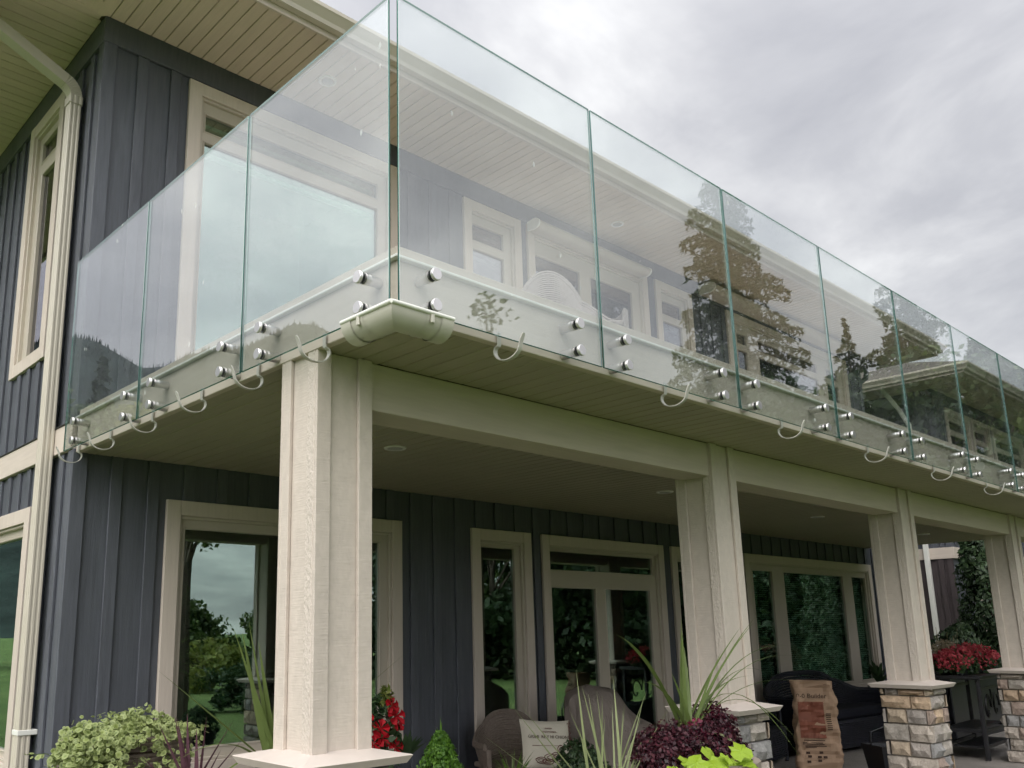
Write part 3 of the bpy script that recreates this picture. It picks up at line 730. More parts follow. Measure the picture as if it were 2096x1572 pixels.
mb = MB().tube([(.245, lo_, lz), (lo_, lo_, lz)], .0085, 10).tube([(lo_, lo_, lz), (lo_, .245, lz)], .0085, 10); mb.build('rolled_lip', 'gutter_lip', gc, (0, 0, lz), smooth=True)
for s in ('F', 'L'):
    mb = MB()
    if s == 'F': mb.box(.128, .144, lo_-.006, lo_+.004, 2.655, 2.69, .002)
    else: mb.box(lo_-.006, lo_+.004, .128, .144, 2.655, 2.69, .002)
    mb.build('clip', 'gutter_green', gc, (0, 0, 2.67))
# ------------------------------------------------------------------ downspouts
def fluted(x0, x1, y0, y1, d=.004):
    """rectangular pipe section with pressed flutes on each face, as (x,y) loop"""
    pts = []; cs = [(x0, y0), (x1, y0), (x1, y1), (x0, y1)]
    for i in range(4):
        (ax, ay), (bx, by) = cs[i], cs[(i+1) % 4]
        l = math.hypot(bx-ax, by-ay); tx, ty = (bx-ax)/l, (by-ay)/l; nx_, ny_ = -ty, tx
        for f in (.06, .2, .26, .36, .42, .58, .64, .74, .8, .94):
            ins = d if f in (.26, .36, .64, .74) else 0
            pts.append((ax+tx*l*f+nx_*ins, ay+ty*l*f+ny_*ins))
    return pts
ds = thing('downspout', 'tall cream fluted downspout on the left house corner with elbow under the eave', 'downspout', (.03, 3.8, GZ))
dx0, dx1, dy0, dy1 = -.022, .062, 3.745, 3.845
mb = MB().prism(fluted(dx0, dx1, dy0, dy1), GZ, 5.44, 'z'); mb.build('pipe', 'gutter_paint', ds, (.03, 3.8, 3))
e = .007
mb = MB().prism(fluted(dx0-e, dx1+e, dy0-e, dy1+e), 5.41, 5.475, 'z'); mb.build('collar', 'gutter_paint', ds, (.03, 3.8, 5.44))
def elbow(name, path, hx, hy, ribs=True):
    mb = MB(); V = []; F = []; n = len(path)
    for i, (x, z) in enumerate(path):
        a = path[max(0, i-1)]; b = path[min(n-1, i+1)]; tx, tz = b[0]-a[0], b[1]-a[1]; l = math.hypot(tx, tz); nx_, nz_ = tz/l, -tx/l
        k = 1-.06*(i % 2 if ribs else 0)
        for (s, t) in ((-1, -1), (1, -1), (1, 1), (-1, 1)): V.append((x+nx_*hx*s*k, 3.795+hy*t*k, z+nz_*hx*s*k))
    for i in range(n-1):
        for q in range(4): F.append([i*4+q, i*4+(q+1) % 4, (i+1)*4+(q+1) % 4, (i+1)*4+q])
    F += [[0, 1, 2, 3], [(n-1)*4+q for q in range(4)]]
    return mb.add(V, F).build(name, 'gutter_paint', ds, (path[0][0], 3.8, path[0][1]))
ep = [(.020+.0-.13*(1-math.cos(R(4*q))), 5.47+.13*math.sin(R(4*q))) for q in range(17)]
elbow('elbow', ep, .042, .050)
ex, ez = ep[-1]; 
elbow('offset_pipe', [(ex, ez), (ex-.30, ez+.1363), (ex-.74, ez+.3363)], .040, .048, False)
for z in (.95,):
    b = board('strap', ds, dx0-.003, .099, dy0-.007, dy1+.007, z-.016, z+.016, 'gutter_lip', .003)
ds2 = thing('downspout', 'dark hooked downspout under the right roof corner of the house', 'downspout', (12.86, 3.55, 2.95))
pp = [(13.62, 3.62, 5.97), (13.62, 3.62, 5.86), (13.56, 3.62, 5.76), (13.42, 3.62, 5.69), (13.0, 3.62, 5.52), (12.92, 3.62, 5.44), (12.87, 3.62, 5.3), (12.87, 3.62, 2.95)]
MB().tube(pp, .042, 8).build('pipe', 'slate_trim', ds2, (12.9, 3.6, 4), smooth=True)
# ------------------------------------------------------------------ recessed lights
def downlight(x, y, z, label):
    t = thing('recessed_light', label, 'ceiling light', (x, y, z), 'round recessed soffit lights')
    MB().lathe([(.050, .004), (.053, -.006), (.060, -.009), (.072, -.007), (.075, 0.), (.074, .004)], (x, y, z), 'z', 28).build('trim_ring', 'white_vinyl', t, (x, y, z), smooth=True)
    MB().lathe([(.030, -.0105), (.046, -.0095), (.049, -.0085)], (x, y, z), 'z', 24).build('lens', 'cover_glass', t, (x, y, z), smooth=True)
paint('cover_glass', (.42, .42, .40), rough=.3, bs=0.)
for i, x in enumerate((1.665, 4.74, 7.66, 10.7)): downlight(x, 2.03, ZS+.003, ['nearest round recessed light in the porch ceiling beside the corner post', 'recessed light in the porch ceiling left of the second post', 'recessed light in the porch ceiling between second and third posts', 'recessed light in the porch ceiling behind the third post'][i])
downlight(1.748, 2.99, ZU-.004, 'recessed roof soffit light above the big corner window'); downlight(5.713, 3.04, ZU-.004, 'recessed roof soffit light above the balcony door')
# ------------------------------------------------------------------ awning cassettes on the upper wall
def cassette(x0, x1, z0, z1, y0, label, mat):
    t = thing('roller_awning', label, 'awning', ((x0+x1)/2, y0, z0))
    prof = []
    hz_, cz = (z1-z0)/2, (z0+z1)/2; d = YW-.034-y0
    for q in range(13):
        an = math.pi/2+math.pi*q/12; prof.append((y0+d*.45+d*.45*math.cos(an), cz+hz_*math.sin(an)))
    prof += [(y0+d, z0+.01), (y0+d, z1-.01)]
    MB().prism(prof, x0+.02, x1-.02, 'x').build('cassette', mat, t, ((x0+x1)/2, y0, cz), smooth=True)
    for xa, xb in ((x0, x0+.02), (x1-.02, x1)):
        s = 1.08; MB().prism([((p-(y0+d/2))*s+y0+d/2-.003 if p < y0+d*.9 else p, (q-cz)*s+cz) for p, q in prof], xa, xb, 'x').build('end_cap', 'white_vinyl', t, (xa, y0, cz), smooth=True)
cassette(4.60, 6.62, 5.675, 5.785, 3.235, 'white roller awning cassette with rounded end above the balcony door', 'frame')
cassette(7.92, 11.9, 5.800, 5.935, 3.16, 'long beige awning cassette above the wide upper window', 'beige_x')
# ------------------------------------------------------------------ neighbouring house
nb = thing('neighbour_house', 'similar grey neighbouring house beyond the deck with hip roof', 'house', (16.1, 3.45, GZ))
NX, NY = 16.1, 3.45
nF, nL = TF(NY), TL(NX)
nW = [(16.70, 18.05, 3.6, 5.72), (18.15, 19.30, 3.6, 5.72), (19.45, 21.6, 3.6, 5.72), (17.2, 19.6, .6, 2.47)]
nf = wall_mesh('front_wall', nb, nF, NX, 27, GZ, ZU, [hole(x) for x in nW], 'slate')
nl = wall_mesh('side_wall', nb, nL, NY, 11, 2.95, ZU, [], 'slate'); nl2 = wall_mesh('lower_side_wall', nb, nL, NY, 11, GZ, 2.95, [], 'brown_siding')
MB().box(NX+.15, 27, 10.9, 11, GZ, ZU, .01).box(26.9, 27, NY+.15, 10.89, GZ, ZU, .01).build('rear_wall', 'slate', nb, (22, 11, GZ))
battens(nf, nF, [16.3+.2625*k for k in range(40)], 3.0, 5.78, nW, 'slate_trim'); battens(nl, nL, [3.6+.26*k for k in range(27)], 2.96, 5.78, [], 'slate_trim')
battens(nl2, nL, [3.66+.30*k for k in range(24)], GZ, 2.74, [], 'brown_siding', w=.09, th=.03)
wb('belly_band', nl, nL, NY, 11, 2.745, 2.95, 0, .045, 'beige_y'); wb('belly_band', nf, nF, NX-.045, 27, 2.745, 2.95, 0, .045, 'beige_x')
wb('frieze', nf, nF, NX-.03, 27, 5.78, ZU, 0, .03, 'slate_trim'); wb('frieze', nl, nL, NY, 11, 5.78, ZU, 0, .03, 'slate_trim')
wb('corner_board', nf, nF, NX-.024, NX+.08, 2.95, 5.78, 0, .024, 'slate_trim'); wb('corner_board', nl, nL, NY, NY+.08, 2.95, 5.78, 0, .024, 'slate_trim')
wb('corner_board', nl2, nL, NY, NY+.1, GZ, 2.745, 0, .03, 'brown_siding')
for x in nW[:3]: window(nb, nF, *x, [(x[0]+.16, x[1]-.16, 5.3, 5.5), (x[0]+.16, x[1]-.16, 3.76, 5.22)], 'window_glass_up')
window(nb, nF, *nW[3], [(17.36, 19.44, .76, 2.3)])
soffit_roof(nb, 15.15, 28, 2.56, 12, NX, NY, left_to=11.0)
wb('ledge', nl2, nL, NY+.02, NY+1.1, 1.02, 1.10, 0, .09, 'white_vinyl')
ds3 = thing('downspout', 'pale downspout on the neighbouring house behind the cedar', 'downspout', (16.02, 3.86, GZ))
MB().box(15.965, 16.045, 3.82, 3.90, GZ, 5.2, .006).build('pipe', 'gutter_lip', ds3, (16, 3.86, 3))
MB().tube([(16.0, 3.86, 5.2), (15.98, 3.86, 5.32), (15.8, 3.93, 5.6), (15.45, 4.02, 5.9), (15.36, 4.04, 5.94), (15.30, 4.05, 6.0)], .042, 8).build('offset_pipe', 'gutter_lip', ds3, (15.7, 3.9, 5.5), smooth=True)
vt = thing('chimney_cap', 'small grey metal chimney cap on the neighbouring roof', 'chimney', (17.0, 4.36, 6.5))
MB().tube([(17, 4.33, 6.3), (17, 4.33, 6.62)], .018, 8).tube([(17, 4.39, 6.3), (17, 4.39, 6.62)], .018, 8).build('strut', 'steel', vt, (17, 4.36, 6.5))
MB().box(16.9, 17.1, 4.25, 4.48, 6.58, 6.82, .03).build('cowl', 'wicker_grey', vt, (17, 4.36, 6.7))
# ------------------------------------------------------------------ trees
def tree_root(name, label, cat, x, y, group): return thing(name, label, cat, (x, y, GZ-.05), group)
def conifer(x, y, h, r, label, dens=1., lsz=.55, mat='leaf_conifer', z0=.06, droop=.35):
    t = tree_root('conifer_tree', label, 'tree', x, y, 'conifers across the lawn'); b = Vector((x, y, GZ-.05))
    mb = MB().tube([b, b+Vector((.05, .03, h*.5)), b+Vector((0, 0, h*.985))], [h*.016, h*.009, .01], 8); pts = []; sz = []
    n = int(h*6.5*dens)
    for i in range(n):
        f = z0+(1-z0)*(i/n)**.9; L_b = r*(1-f)**.75*random.uniform(.5, 1.12)+.12
        if f > .9: L_b *= .8
        az = i*2.399+random.uniform(-.5, .5); z = f*h; d = Vector((math.cos(az), math.sin(az), 0)); sd = Vector((-d.y, d.x, 0))
        if L_b > .5: mb.tube([b+Vector((0, 0, z)), b+d*L_b*.9+Vector((0, 0, z-L_b*droop*.8))], [.012+.012*L_b, .006], 4)
        k = int(12+L_b*60*dens)
        for q in range(k):
            s = random.random()**.7; spread = (1-s*.75)*.20*L_b
            p = b+d*L_b*s+sd*random.uniform(-1, 1)*spread+Vector((0, 0, z-droop*L_b*s**1.5-random.random()**2*(.25+.16*L_b)))
            pts.append(p); sz.append(lsz*random.uniform(.5, 1.1)*(.6+.4*min(1, L_b/2)))
    mb.build('trunk', 'bark', t, b, smooth=True)
    V, F = leaves(np.array(pts), np.array(sz), .34, nrm=(0, 0, .35), spread=.8, droop=(0, 0, -1.0))
    tag(npmesh('crown', V, F, mat, t, b), kind='stuff')
def broadleaf(x, y, h, r, label, nclump=26, per=170, lsz=.26, mat='leaf_deciduous', trunk=.3, group='broadleaf trees beyond the lawn', cat='tree', flat=.75, name='broadleaf_tree', bare=False):
    t = tree_root(name, label, cat, x, y, group); b = Vector((x, y, GZ-.05))
    mb = MB(); top = b+Vector((random.uniform(-.2, .2), random.uniform(-.2, .2), h*.72))
    fork = b+Vector((0, 0, h*trunk))
    mb.tube([b, fork, top], [h*.022+.03, h*.016+.02, .03], 8); pts = []
    for c in range(nclump):
        a = random.uniform(0, 6.283); q = random.random()**.5; zf = random.uniform(0, 1)
        rr = r*q*(1-.55*abs(zf-.45)/.55)
        cpt = b+Vector((math.cos(a)*rr, math.sin(a)*rr, h*(trunk+.08)+zf*h*(.88-trunk)))
        s = fork.lerp(top, min(1, zf*.8)); mid = s.lerp(cpt, .5)+Vector((0, 0, .06*h))
        mb.tube([s, mid, cpt], [.012*h*.5+.012, .02, .006], 5)
        cr = r*random.uniform(.22, .42)
        v = rng.normal(size=(per, 3)); v /= np.linalg.norm(v, axis=1)[:, None]; v *= (cr*rng.random(per)**.45)[:, None]; v[:, 2] *= flat
        pts.append(np.array(cpt)+v)
    mb.build('trunk', 'bark', t, b, smooth=True)
    pts = np.concatenate(pts); V, F = leaves(pts, np.full(len(pts), lsz), .62, nrm=(0, 0, .6), spread=.8)
    tag(npmesh('crown', V, F, mat, t, b), kind='stuff')
conifer(33.2, -16.5, 25., 5.6, 'tallest drooping conifer, mirrored in the third and fourth front panels', 1.35, .34)
conifer(39.9, -14.4, 16.2, 2.6, 'small pointed conifer mirrored in the fifth front panel', 1.2, .36)
conifer(41.0, -12.0, 22., 4.6, 'broad conifer mirrored under the right roof corner', 1.2, .36)
conifer(44.5, -9.3, 19., 4.2, 'conifer mirrored in the sixth front panel', 1.2, .75)
conifer(46., -6.4, 17., 4.4, 'conifer mirrored in the seventh front panel', 1.2, .75)
conifer(52., -3.5, 19., 5., 'rightmost conifer mirrored in the glass', 1.1, .8)
conifer(-14.2, 41., 15.6, 2.6, 'slim conifer mirrored in the left side glass', 1.1, .6)
broadleaf(-12.4, 40.5, 15.0, 3.2, 'dark broadleaf tree mirrored at the far end of the side glass', 28, 200, .4)
broadleaf(-17.5, 41., 13.2, 4., 'pale green broadleaf tree mirrored in the side glass', 30, 200, .4, 'leaf_yellowgreen')
broadleaf(-22.5, 44., 12.6, 4., 'rounded pale tree mirrored beside the mountain', 26, 200, .4, 'leaf_yellowgreen')
broadleaf(4.55, -3.95, 5.2, .85, 'young leafy tree by the lawn edge, mirrored in the first front panel', 18, 40, .085, 'leaf_deciduous', .45)
broadleaf(11.0, -18.2, 2.75, 1.9, 'rounded tree mirrored in the large lower window', 34, 260, .17, trunk=.1)
broadleaf(14.2, -17.6, 2.0, 1.4, 'smaller tree mirrored in the right of the lower window', 26, 240, .16, trunk=.1)
broadleaf(4.2, -7.7, .95, .8, 'low dark shrub at the lawn edge, left of three mirrored in the corner window', 14, 220, .08, 'leaf_dark', .1, cat='shrub', name='shrub')
broadleaf(5.6, -7.0, 1.1, .9, 'low yellow green shrub at the lawn edge, middle of three mirrored in the corner window', 14, 220, .08, 'leaf_yellowgreen', .1, cat='shrub', name='shrub')
broadleaf(7.0, -6.2, 1.0, .9, 'low dark shrub at the lawn edge, right of three mirrored in the corner window', 14, 220, .08, 'leaf_dark', .1, cat='shrub', name='shrub')
broadleaf(9.2, -12., 1.15, 1.4, 'yellow green shrub mirrored low in the corner window', 16, 160, .16, 'leaf_yellowgreen', .12, cat='shrub', name='shrub')
broadleaf(12.2, -11., 1.0, 1.2, 'yellow green low shrub beside the mirrored trees', 16, 160, .16, 'leaf_yellowgreen', .12, cat='shrub', name='shrub')
belt = [(24.6, -1.6, 7.5, 2.9), (22.8, -4.9, 8.2, 3.1), (20.6, -8.0, 8.2, 3.1), (18.4, -10.8, 8., 3.0), (16.6, -14.0, 6.4, 2.5), (29, -6, 10, 4), (26, -11, 9.5, 4), (22, -17, 8, 4), (31, -22, 9, 4.5), (5., -27, 3.4, 2.4), (-1, -25, 4.5, 3.0), (-7, -22, 6, 3.4), (-22, -22, 6.5, 3.4), (-29, -14, 7, 3.6), (-32, -5, 7, 3.6), (-33, 5, 7.5, 3.6), (-31, 16, 7.5, 3.8), (-29, 27, 8, 4)]  # belt added to block low sky from the porch; nearest also mirrored in doors
names_ = ['first', 'second', 'third', 'fourth', 'fifth', 'sixth', 'seventh', 'eighth', 'ninth', 'tenth', 'eleventh', 'twelfth', 'thirteenth', 'fourteenth', 'fifteenth', 'sixteenth', 'seventeenth', 'eighteenth']
for q, (x, y, h, r) in enumerate(belt):
    broadleaf(x, y, h, r, 'leafy tree of the belt added round the lawn to dim the porch, %s counting clockwise from the neighbouring house' % names_[q], 34 if q < 5 else 22, 240 if q < 5 else 130, .28 if q < 5 else .34, mat='leaf_cedar' if q < 5 else 'leaf_deciduous', trunk=.04 if q < 5 else .14, group='leafy trees of the belt added round the lawn to dim the porch')
hd = thing('hedge', 'dense dark hedge under the belt trees, mirrored in the sliding door', 'hedge', (19.5, -8, GZ-.05))
n = 15000; f = rng.random(n); a0, a1 = np.array((25.5, .2)), np.array((14.2, -15.5)); c_ = a0+(a1-a0)*f[:, None]; pr_ = np.array((a1-a0)[::-1])*np.array((1, -1)); pr_ = pr_/np.linalg.norm(pr_)
of = (rng.random(n)-.5)*1.7; hz_ = rng.random(n)**.8*(2.3+.35*np.sin(f*40)+.25*np.sin(f*91))
V, F = leaves(np.column_stack([c_+pr_*of[:, None], GZ+hz_]), np.full(n, .24), .7); tag(npmesh('foliage', V, F, 'leaf_conifer', hd, (19.5, -8, GZ)), kind='stuff')
mb = MB()
for q in range(24): p_ = a0+(a1-a0)*(q+.5)/24; mb.tube([(p_[0], p_[1], GZ-.05), (p_[0]+.1, p_[1], GZ+1.6)], [.05, .02], 5)
tag(mb.build('stems', 'bark', hd, (19.5, -8, GZ)), kind='stuff')
# cedars beside the patio, seen through the porch
def cedar(x, y, h, r, label, n=9000):
    t = tree_root('cedar_tree', label, 'tree', x, y, 'clipped cedars beyond the porch'); b = Vector((x, y, GZ-.05))
    MB().tube([b, b+Vector((0, 0, h*.9))], [.09, .02], 8).build('trunk', 'bark', t, b, smooth=True)
    z = rng.random(n)**.85*h; prof = r*np.minimum(1., (h-z)/(h*.22))**.6; a = rng.random(n)*6.283
    lump = 1+.22*np.sin(a*3+z*2.1)+.16*np.sin(a*7-z*4.3)+.10*np.sin(z*9)
    q = rng.random(n)**.22*prof*lump
    p = np.stack([x+np.cos(a)*q, y+np.sin(a)*q, GZ+z], 1)
    V, F = leaves(p, np.full(n, .085), .5, nrm=np.stack([np.cos(a), np.sin(a), np.full(n, .5)], 1), spread=.55)
    tag(npmesh('crown', V, F, 'leaf_cedar', t, b), kind='stuff')
cedar(14.15, 2.36, 3.9, .40, 'dark cedar filling the gap between the two right porch posts', 12000)
cedar(15.2, 1.55, 4.1, .5, 'cedar showing just right of the rightmost post')
cedar(14.0, 2.78, 1.45, .42, 'low rounded evergreen at the foot of the dark cedar', 6000)
# ------------------------------------------------------------------ wicker seating
def wicker(name, label, cat, loc, rotz, hw, hd, seat, back, arm, mat, rows=22, group=None, cushion=None, power=2.4, skirt=True, tr=.011, legs='wicker_dark', roundback=False):
    """tub seat: strands follow a rounded U; local front is -y"""
    t = thing(name, label, cat, (0, 0, 0), group); n = 41
    def uf(f):     # f 0..1 along the U from front left round the back to front right
        a = math.pi*(1.12+.0)*(f-.5)/.5*.5
        s, c = math.sin(a), math.cos(a)
        return math.copysign(abs(s)**(2/power), s)*hw, math.copysign(abs(c)**(2/power), c)*hd, abs(f-.5)*2
    def top(q):
        w_ = max(0, min(1, (q-.22)/.5)); w_ = w_*w_*(3-2*w_)
        arch = back-(.10*(q/.3)**2 if q < .3 else .10)*(1 if not roundback else 2.2)
        return arch*(1-w_)+arm*w_
    mb = MB()
    for i in range(rows):
        g = (i+.5)/rows; pts = []
        for k in range(n):
            x, y, q = uf(k/(n-1)); tz = top(q); z = seat-.06+(tz-seat+.06)*g; fl = 1+.10*g
            pts.append((x*fl, y*fl+(.05*g), z))
        mb.tube(pts, tr*1.25, 5)
    mb.build('weave', mat, t, (0, 0, 0), smooth=True)
    mb = MB()
    for dz, dr in ((0, .0), (.018, .012), (.0, .026)):
        pts = []
        for k in range(n):
            x, y, q = uf(k/(n-1)); fl = 1.10+dr; pts.append((x*fl, y*fl+.05, top(q)+dz))
        mb.tube(pts, tr*1.5, 6)
    mb.build('braided_rim', mat, t, (0, 0, 0), smooth=True)
    for s in (-1, 1):     # arm fronts
        mb = MB(); x, y, q = uf(0 if s < 0 else 1)
        for d in range(6): mb.tube([(x*(1.02+.014*d), y-.015*(d % 2), .06), (x*(1.05+.012*d), y-.01, top(1)-.005)], tr*1.1, 5)
        tag(mb.build('arm_front', mat, t, (0, 0, 0), smooth=True), kind='stuff')
    mb = MB()
    if skirt:
        for i in range(13):
            z = .07+i*(seat-.10)/13
            mb.tube([(-hw, -hd*.42, z), (-hw*.6, -hd*.5, z), (0, -hd*.52, z), (hw*.6, -hd*.5, z), (hw, -hd*.42, z)]+[(uf(f)[0]*.99, uf(f)[1]*.99, z) for f in np.linspace(.97, .03, 17)], tr*1.25, 5, closed=True)
        mb.build('skirt', mat, t, (0, 0, 0), smooth=True)
    for x in (-1, 1):
        for y in (-.45, .7): MB().tube([(x*hw*.85, y*hd, 0), (x*hw*.85, y*hd, seat-.05)], .02, 8).build('leg', legs, t, (x*hw*.85, y*hd, 0), smooth=True)
    MB().box(-hw*.97, hw*.97, -hd*.52, hd*.9, seat-.06, seat-.02, .01).build('seat', mat, t, (0, 0, seat))
    if cushion: MB().box(-hw*.9, hw*.9, -hd*.54, hd*.75, seat-.015, seat+.10, .035).build('cushion', cushion, t, (0, 0, seat))
    t.location = loc; t.rotation_euler.z = rotz
    return t
face = lambda x, y: math.atan2(-(x+1.9), -(-y-2.33)) if False else math.atan2((x+1.9), -(y+2.33))
wicker('wicker_chair', 'brown wicker tub chair holding a printed cushion on the porch', 'chair', (3.60, 2.72, GZ), R(-22), .36, .34, .40, .74, .52, 'wicker_brown', rows=20)
wicker('wicker_loveseat', 'dark wicker loveseat with arched back under the wide porch window', 'sofa', (9.0, 2.62, GZ), R(-4), .98, .40, .38, .86, .62, 'wicker_dark', rows=18, cushion='cushion_dark', power=3.2)
wicker('wicker_chair', 'pale round-backed wicker chair on the upper deck behind the glass', 'chair', (2.10, .95, 2.95), R(-40), .36, .32, .42, .93, .50, 'wicker_grey', rows=36, roundback=True, tr=.0075, power=2.1)
wicker('wicker_chair', 'dark wicker armchair half hidden behind the second porch post', 'chair', (7.35, 2.75, GZ), R(10), .36, .34, .38, .74, .56, 'wicker_dark', rows=16)
# printed cushion
pil = thing('cushion', 'cream printed cushion with dark lettering on the brown wicker chair', 'cushion', (0, 0, 0))
def pillow_mesh(w_, h_, d_):
    V = []; F = []; n = 18
    for s in (-1, 1):
        for j in range(n+1):
            for i in range(n+1):
                u, v = 2*i/n-1, 2*j/n-1
                e = max(0, (1-u**4)*(1-v**4))**.55
                pin = 1-.07*(1-abs(u)**2)*abs(v)**3; pin2 = 1-.07*(1-abs(v)**2)*abs(u)**3
                V.append((u*w_/2*pin2, s*d_/2*e+.004*mnoise.noise(Vector((u*3, v*3, s))), v*h_/2*pin))
    m = (n+1)**2
    for s in (0, 1):
        for j in range(n):
            for i in range(n): a = s*m+j*(n+1)+i; F.append([a, a+1, a+n+2, a+n+1])
    return V, F
V, F = pillow_mesh(.44, .40, .13)
MB().add(V, F).build('cushion_cover', 'canvas', pil, (0, 0, 0), smooth=True)
def text(s, size, parent, loc, rot, mat, name='lettering', ext=.0006):
    c = bpy.data.curves.new(name, 'FONT'); c.body = s; c.size = size; c.extrude = ext; c.align_x = 'CENTER'; c.resolution_u = 2
    o = bpy.data.objects.new('tmp_text', c); COL.objects.link(o); bpy.context.view_layer.update()
    me = bpy.data.meshes.new_from_object(o.evaluated_get(bpy.context.evaluated_depsgraph_get())); COL.objects.unlink(o); bpy.data.objects.remove(o); bpy.data.curves.remove(c)
    me.materials.append(MATS[mat]); me.name = name
    q = bpy.data.objects.new(name, me); link(q, parent, loc); q.rotation_euler = rot; return q
text('GIOMI  RE Y HI CHIONE', .034, pil, (0, -.0675, .045), (R(90), 0, 0), 'print_dark')
text('SIEREZER', .016, pil, (0, -.066, .115), (R(90), 0, 0), 'print_brown'); text('UNESTSUNES~', .020, pil, (.01, -.0665, .088), (R(90), 0, 0), 'print_brown')
MB().box(-.15, .15, -.0672, -.0655, -.012, -.009, .0005).build('printed_line', 'print_brown', pil, (0, -.066, -.01))
mb = MB()
for (x, z, rx, rz_) in ((-.08, -.12, .045, .022), (0, -.10, .05, .028), (.05, -.09, .04, .03), (.095, -.04, .026, .035), (.10, -.09, .03, .04), (-.02, -.13, .05, .02)):
    pts = [(x+rx*math.cos(a)*(1+.1*math.sin(5*a)), -.0665+.02*max(0, (abs(z)-.06))*1.2, z+rz_*math.sin(a)) for a in np.linspace(0, 6.283, 18, endpoint=False)]
    mb.tube(pts, .0032, 4, closed=True); mb.tube([(p[0]*.5+x*.5, p[1], p[2]*.5+z*.5) for p in pts], .003, 4, closed=True)
mb.build('printed_figure', 'print_brown', pil, (0, -.066, -.08), smooth=True)
mb = MB()
for k in range(34):
    v = -.18+k*.0108; mb.tube([(.193+.012*math.sin(k*2.1), -.035, v), (.205-.010*math.sin(k*1.7), -.030, v+.006), (.197+.01*math.cos(k), -.034, v+.011)], .0030, 4)
mb.build('printed_border', 'print_brown', pil, (.2, -.03, 0), smooth=True)
pil.location = (3.66, 2.58, .585+GZ-.06); pil.rotation_euler = (R(-14), R(4), R(-24))
# covered patio chair
cv = thing('furniture_cover', 'taupe fabric cover draped over a patio chair before the sliding door', 'furniture cover', (0, 0, 0))
V = []; F = []; nl_, na = 22, 48
for j in range(nl_+1):
    f = j/nl_; z = .92*f
    for i in range(na):
        a = 6.283*i/na; c, s = math.cos(a), math.sin(a); pw = 2/4.
        k = 1-.10*f-(0 if f < .86 else ((f-.86)/.14)**2*.42)
        fold = 1+.035*(1-f*.6)*math.sin(a*9+2*math.sin(z*4))+.02*math.sin(a*17+z*6)
        x = math.copysign(abs(c)**pw, c)*.40*k*fold; y = math.copysign(abs(s)**pw, s)*.40*k*fold
        zz_ = z+(.06*(y/.4) if f > .7 else 0)-(.03*abs(x/.4)**2 if f > .8 else 0)+.012*mnoise.noise(Vector((x*6, y*6, z*5)))
        if y < -.05 and f > .62: zz_ -= (f-.62)*.55*min(1, (-y-.05)/.15)     # seat side is lower
        V.append((x, y, zz_))
for j in range(nl_):
    for i in range(na): F.append([j*na+i, j*na+(i+1) % na, (j+1)*na+(i+1) % na, (j+1)*na+i])
F.append([nl_*na+i for i in range(na)])
MB().add(V, F).build('cloth', 'cover_cloth', cv, (0, 0, 0), smooth=True)
mb = MB()
for a in (.6, 2.5): mb.tube([(.41*math.cos(a), .41*math.sin(a), .05), (.38*math.cos(a), .38*math.sin(a), .5), (.35*math.cos(a), .35*math.sin(a), .8)], .005, 5)
mb.build('seam', 'cover_cloth', cv, (0, 0, 0), smooth=True)
cv.location = (4.52, 2.60, GZ); cv.rotation_euler.z = R(35)
# paper yard bag
bag = thing('paper_bag', 'tall kraft paper bag with orange-red print standing before the dark loveseat', 'paper bag', (0, 0, 0))
V = []; F = []; nz_, na = 26, 40
for j in range(nz_+1):
    f = j/nz_
    for i in range(na):
        a = 6.283*(i+.5)/na; c, s = math.cos(a), math.sin(a); pw = 2/7.
        wx_ = .205*(1-.08*f+.02*math.sin(f*5)); wy_ = .15*(1-.35*f**1.5)
        x = math.copysign(abs(c)**pw, c)*wx_; y = math.copysign(abs(s)**pw, s)*wy_
        cr = .034*mnoise.noise(Vector((x*7, y*7+3, f*9)))+.020*mnoise.noise(Vector((x*18, y*18, f*22)))
        x += cr*c; y += cr*s*1.3
        V.append((x, y, f*.90+.012*mnoise.noise(Vector((x*9, y*9, 1)))*f))
for j in range(nz_):
    for i in range(na): F.append([j*na+i, j*na+(i+1) % na, (j+1)*na+(i+1) % na, (j+1)*na+i])
F.append(list(range(na))[::-1])
bo = MB().add(V, F).build('bag_body', 'kraft', bag, (0, 0, 0))
def onbag(x, z, off=.004):    # front face of the bag
    f = z/.9; wy_ = .15*(1-.35*f**1.5); yb = -wy_
    cr = .034*mnoise.noise(Vector((x*7, yb*7+3, f*9)))+.020*mnoise.noise(Vector((x*18, yb*18, f*22)))
    return (x, yb-max(cr, -.01)*1.3-off-.004, z)
V = []; F = []; nx_, nzz = 10, 14
for j in range(nzz+1):
    for i in range(nx_+1): V.append(onbag(-.165+.235*i/nx_, .36+.34*j/nzz))
for j in range(nzz):
    for i in range(nx_): a = j*(nx_+1)+i; F.append([a, a+1, a+nx_+2, a+nx_+1])
MB().add(V, F).build('printed_panel', 'print_red', bag, (0, 0, 0))
p = onbag(-.03, .735, .012); text('0-0 Builder', .062, bag, p, (R(82), 0, 0), 'print_dark')
mb = MB()
for (x0, x1, z) in ((-.14, .05, .335), (-.15, .03, .312), (-.15, .04, .300), (-.14, .06, .283), (-.13, -.03, .270)):
    a = onbag(x0, z, .008); b_ = onbag(x1, z, .008); mb.add([a, b_, (b_[0], b_[1], z+.008), (a[0], a[1], z+.008)], [[0, 1, 2, 3]])
for k in range(9):
    a = onbag(.085, .44+.018*k, .008); mb.add([a, (a[0]+.045, a[1], a[2]), (a[0]+.045, a[1], a[2]+.008), (a[0], a[1], a[2]+.008)], [[0, 1, 2, 3]])
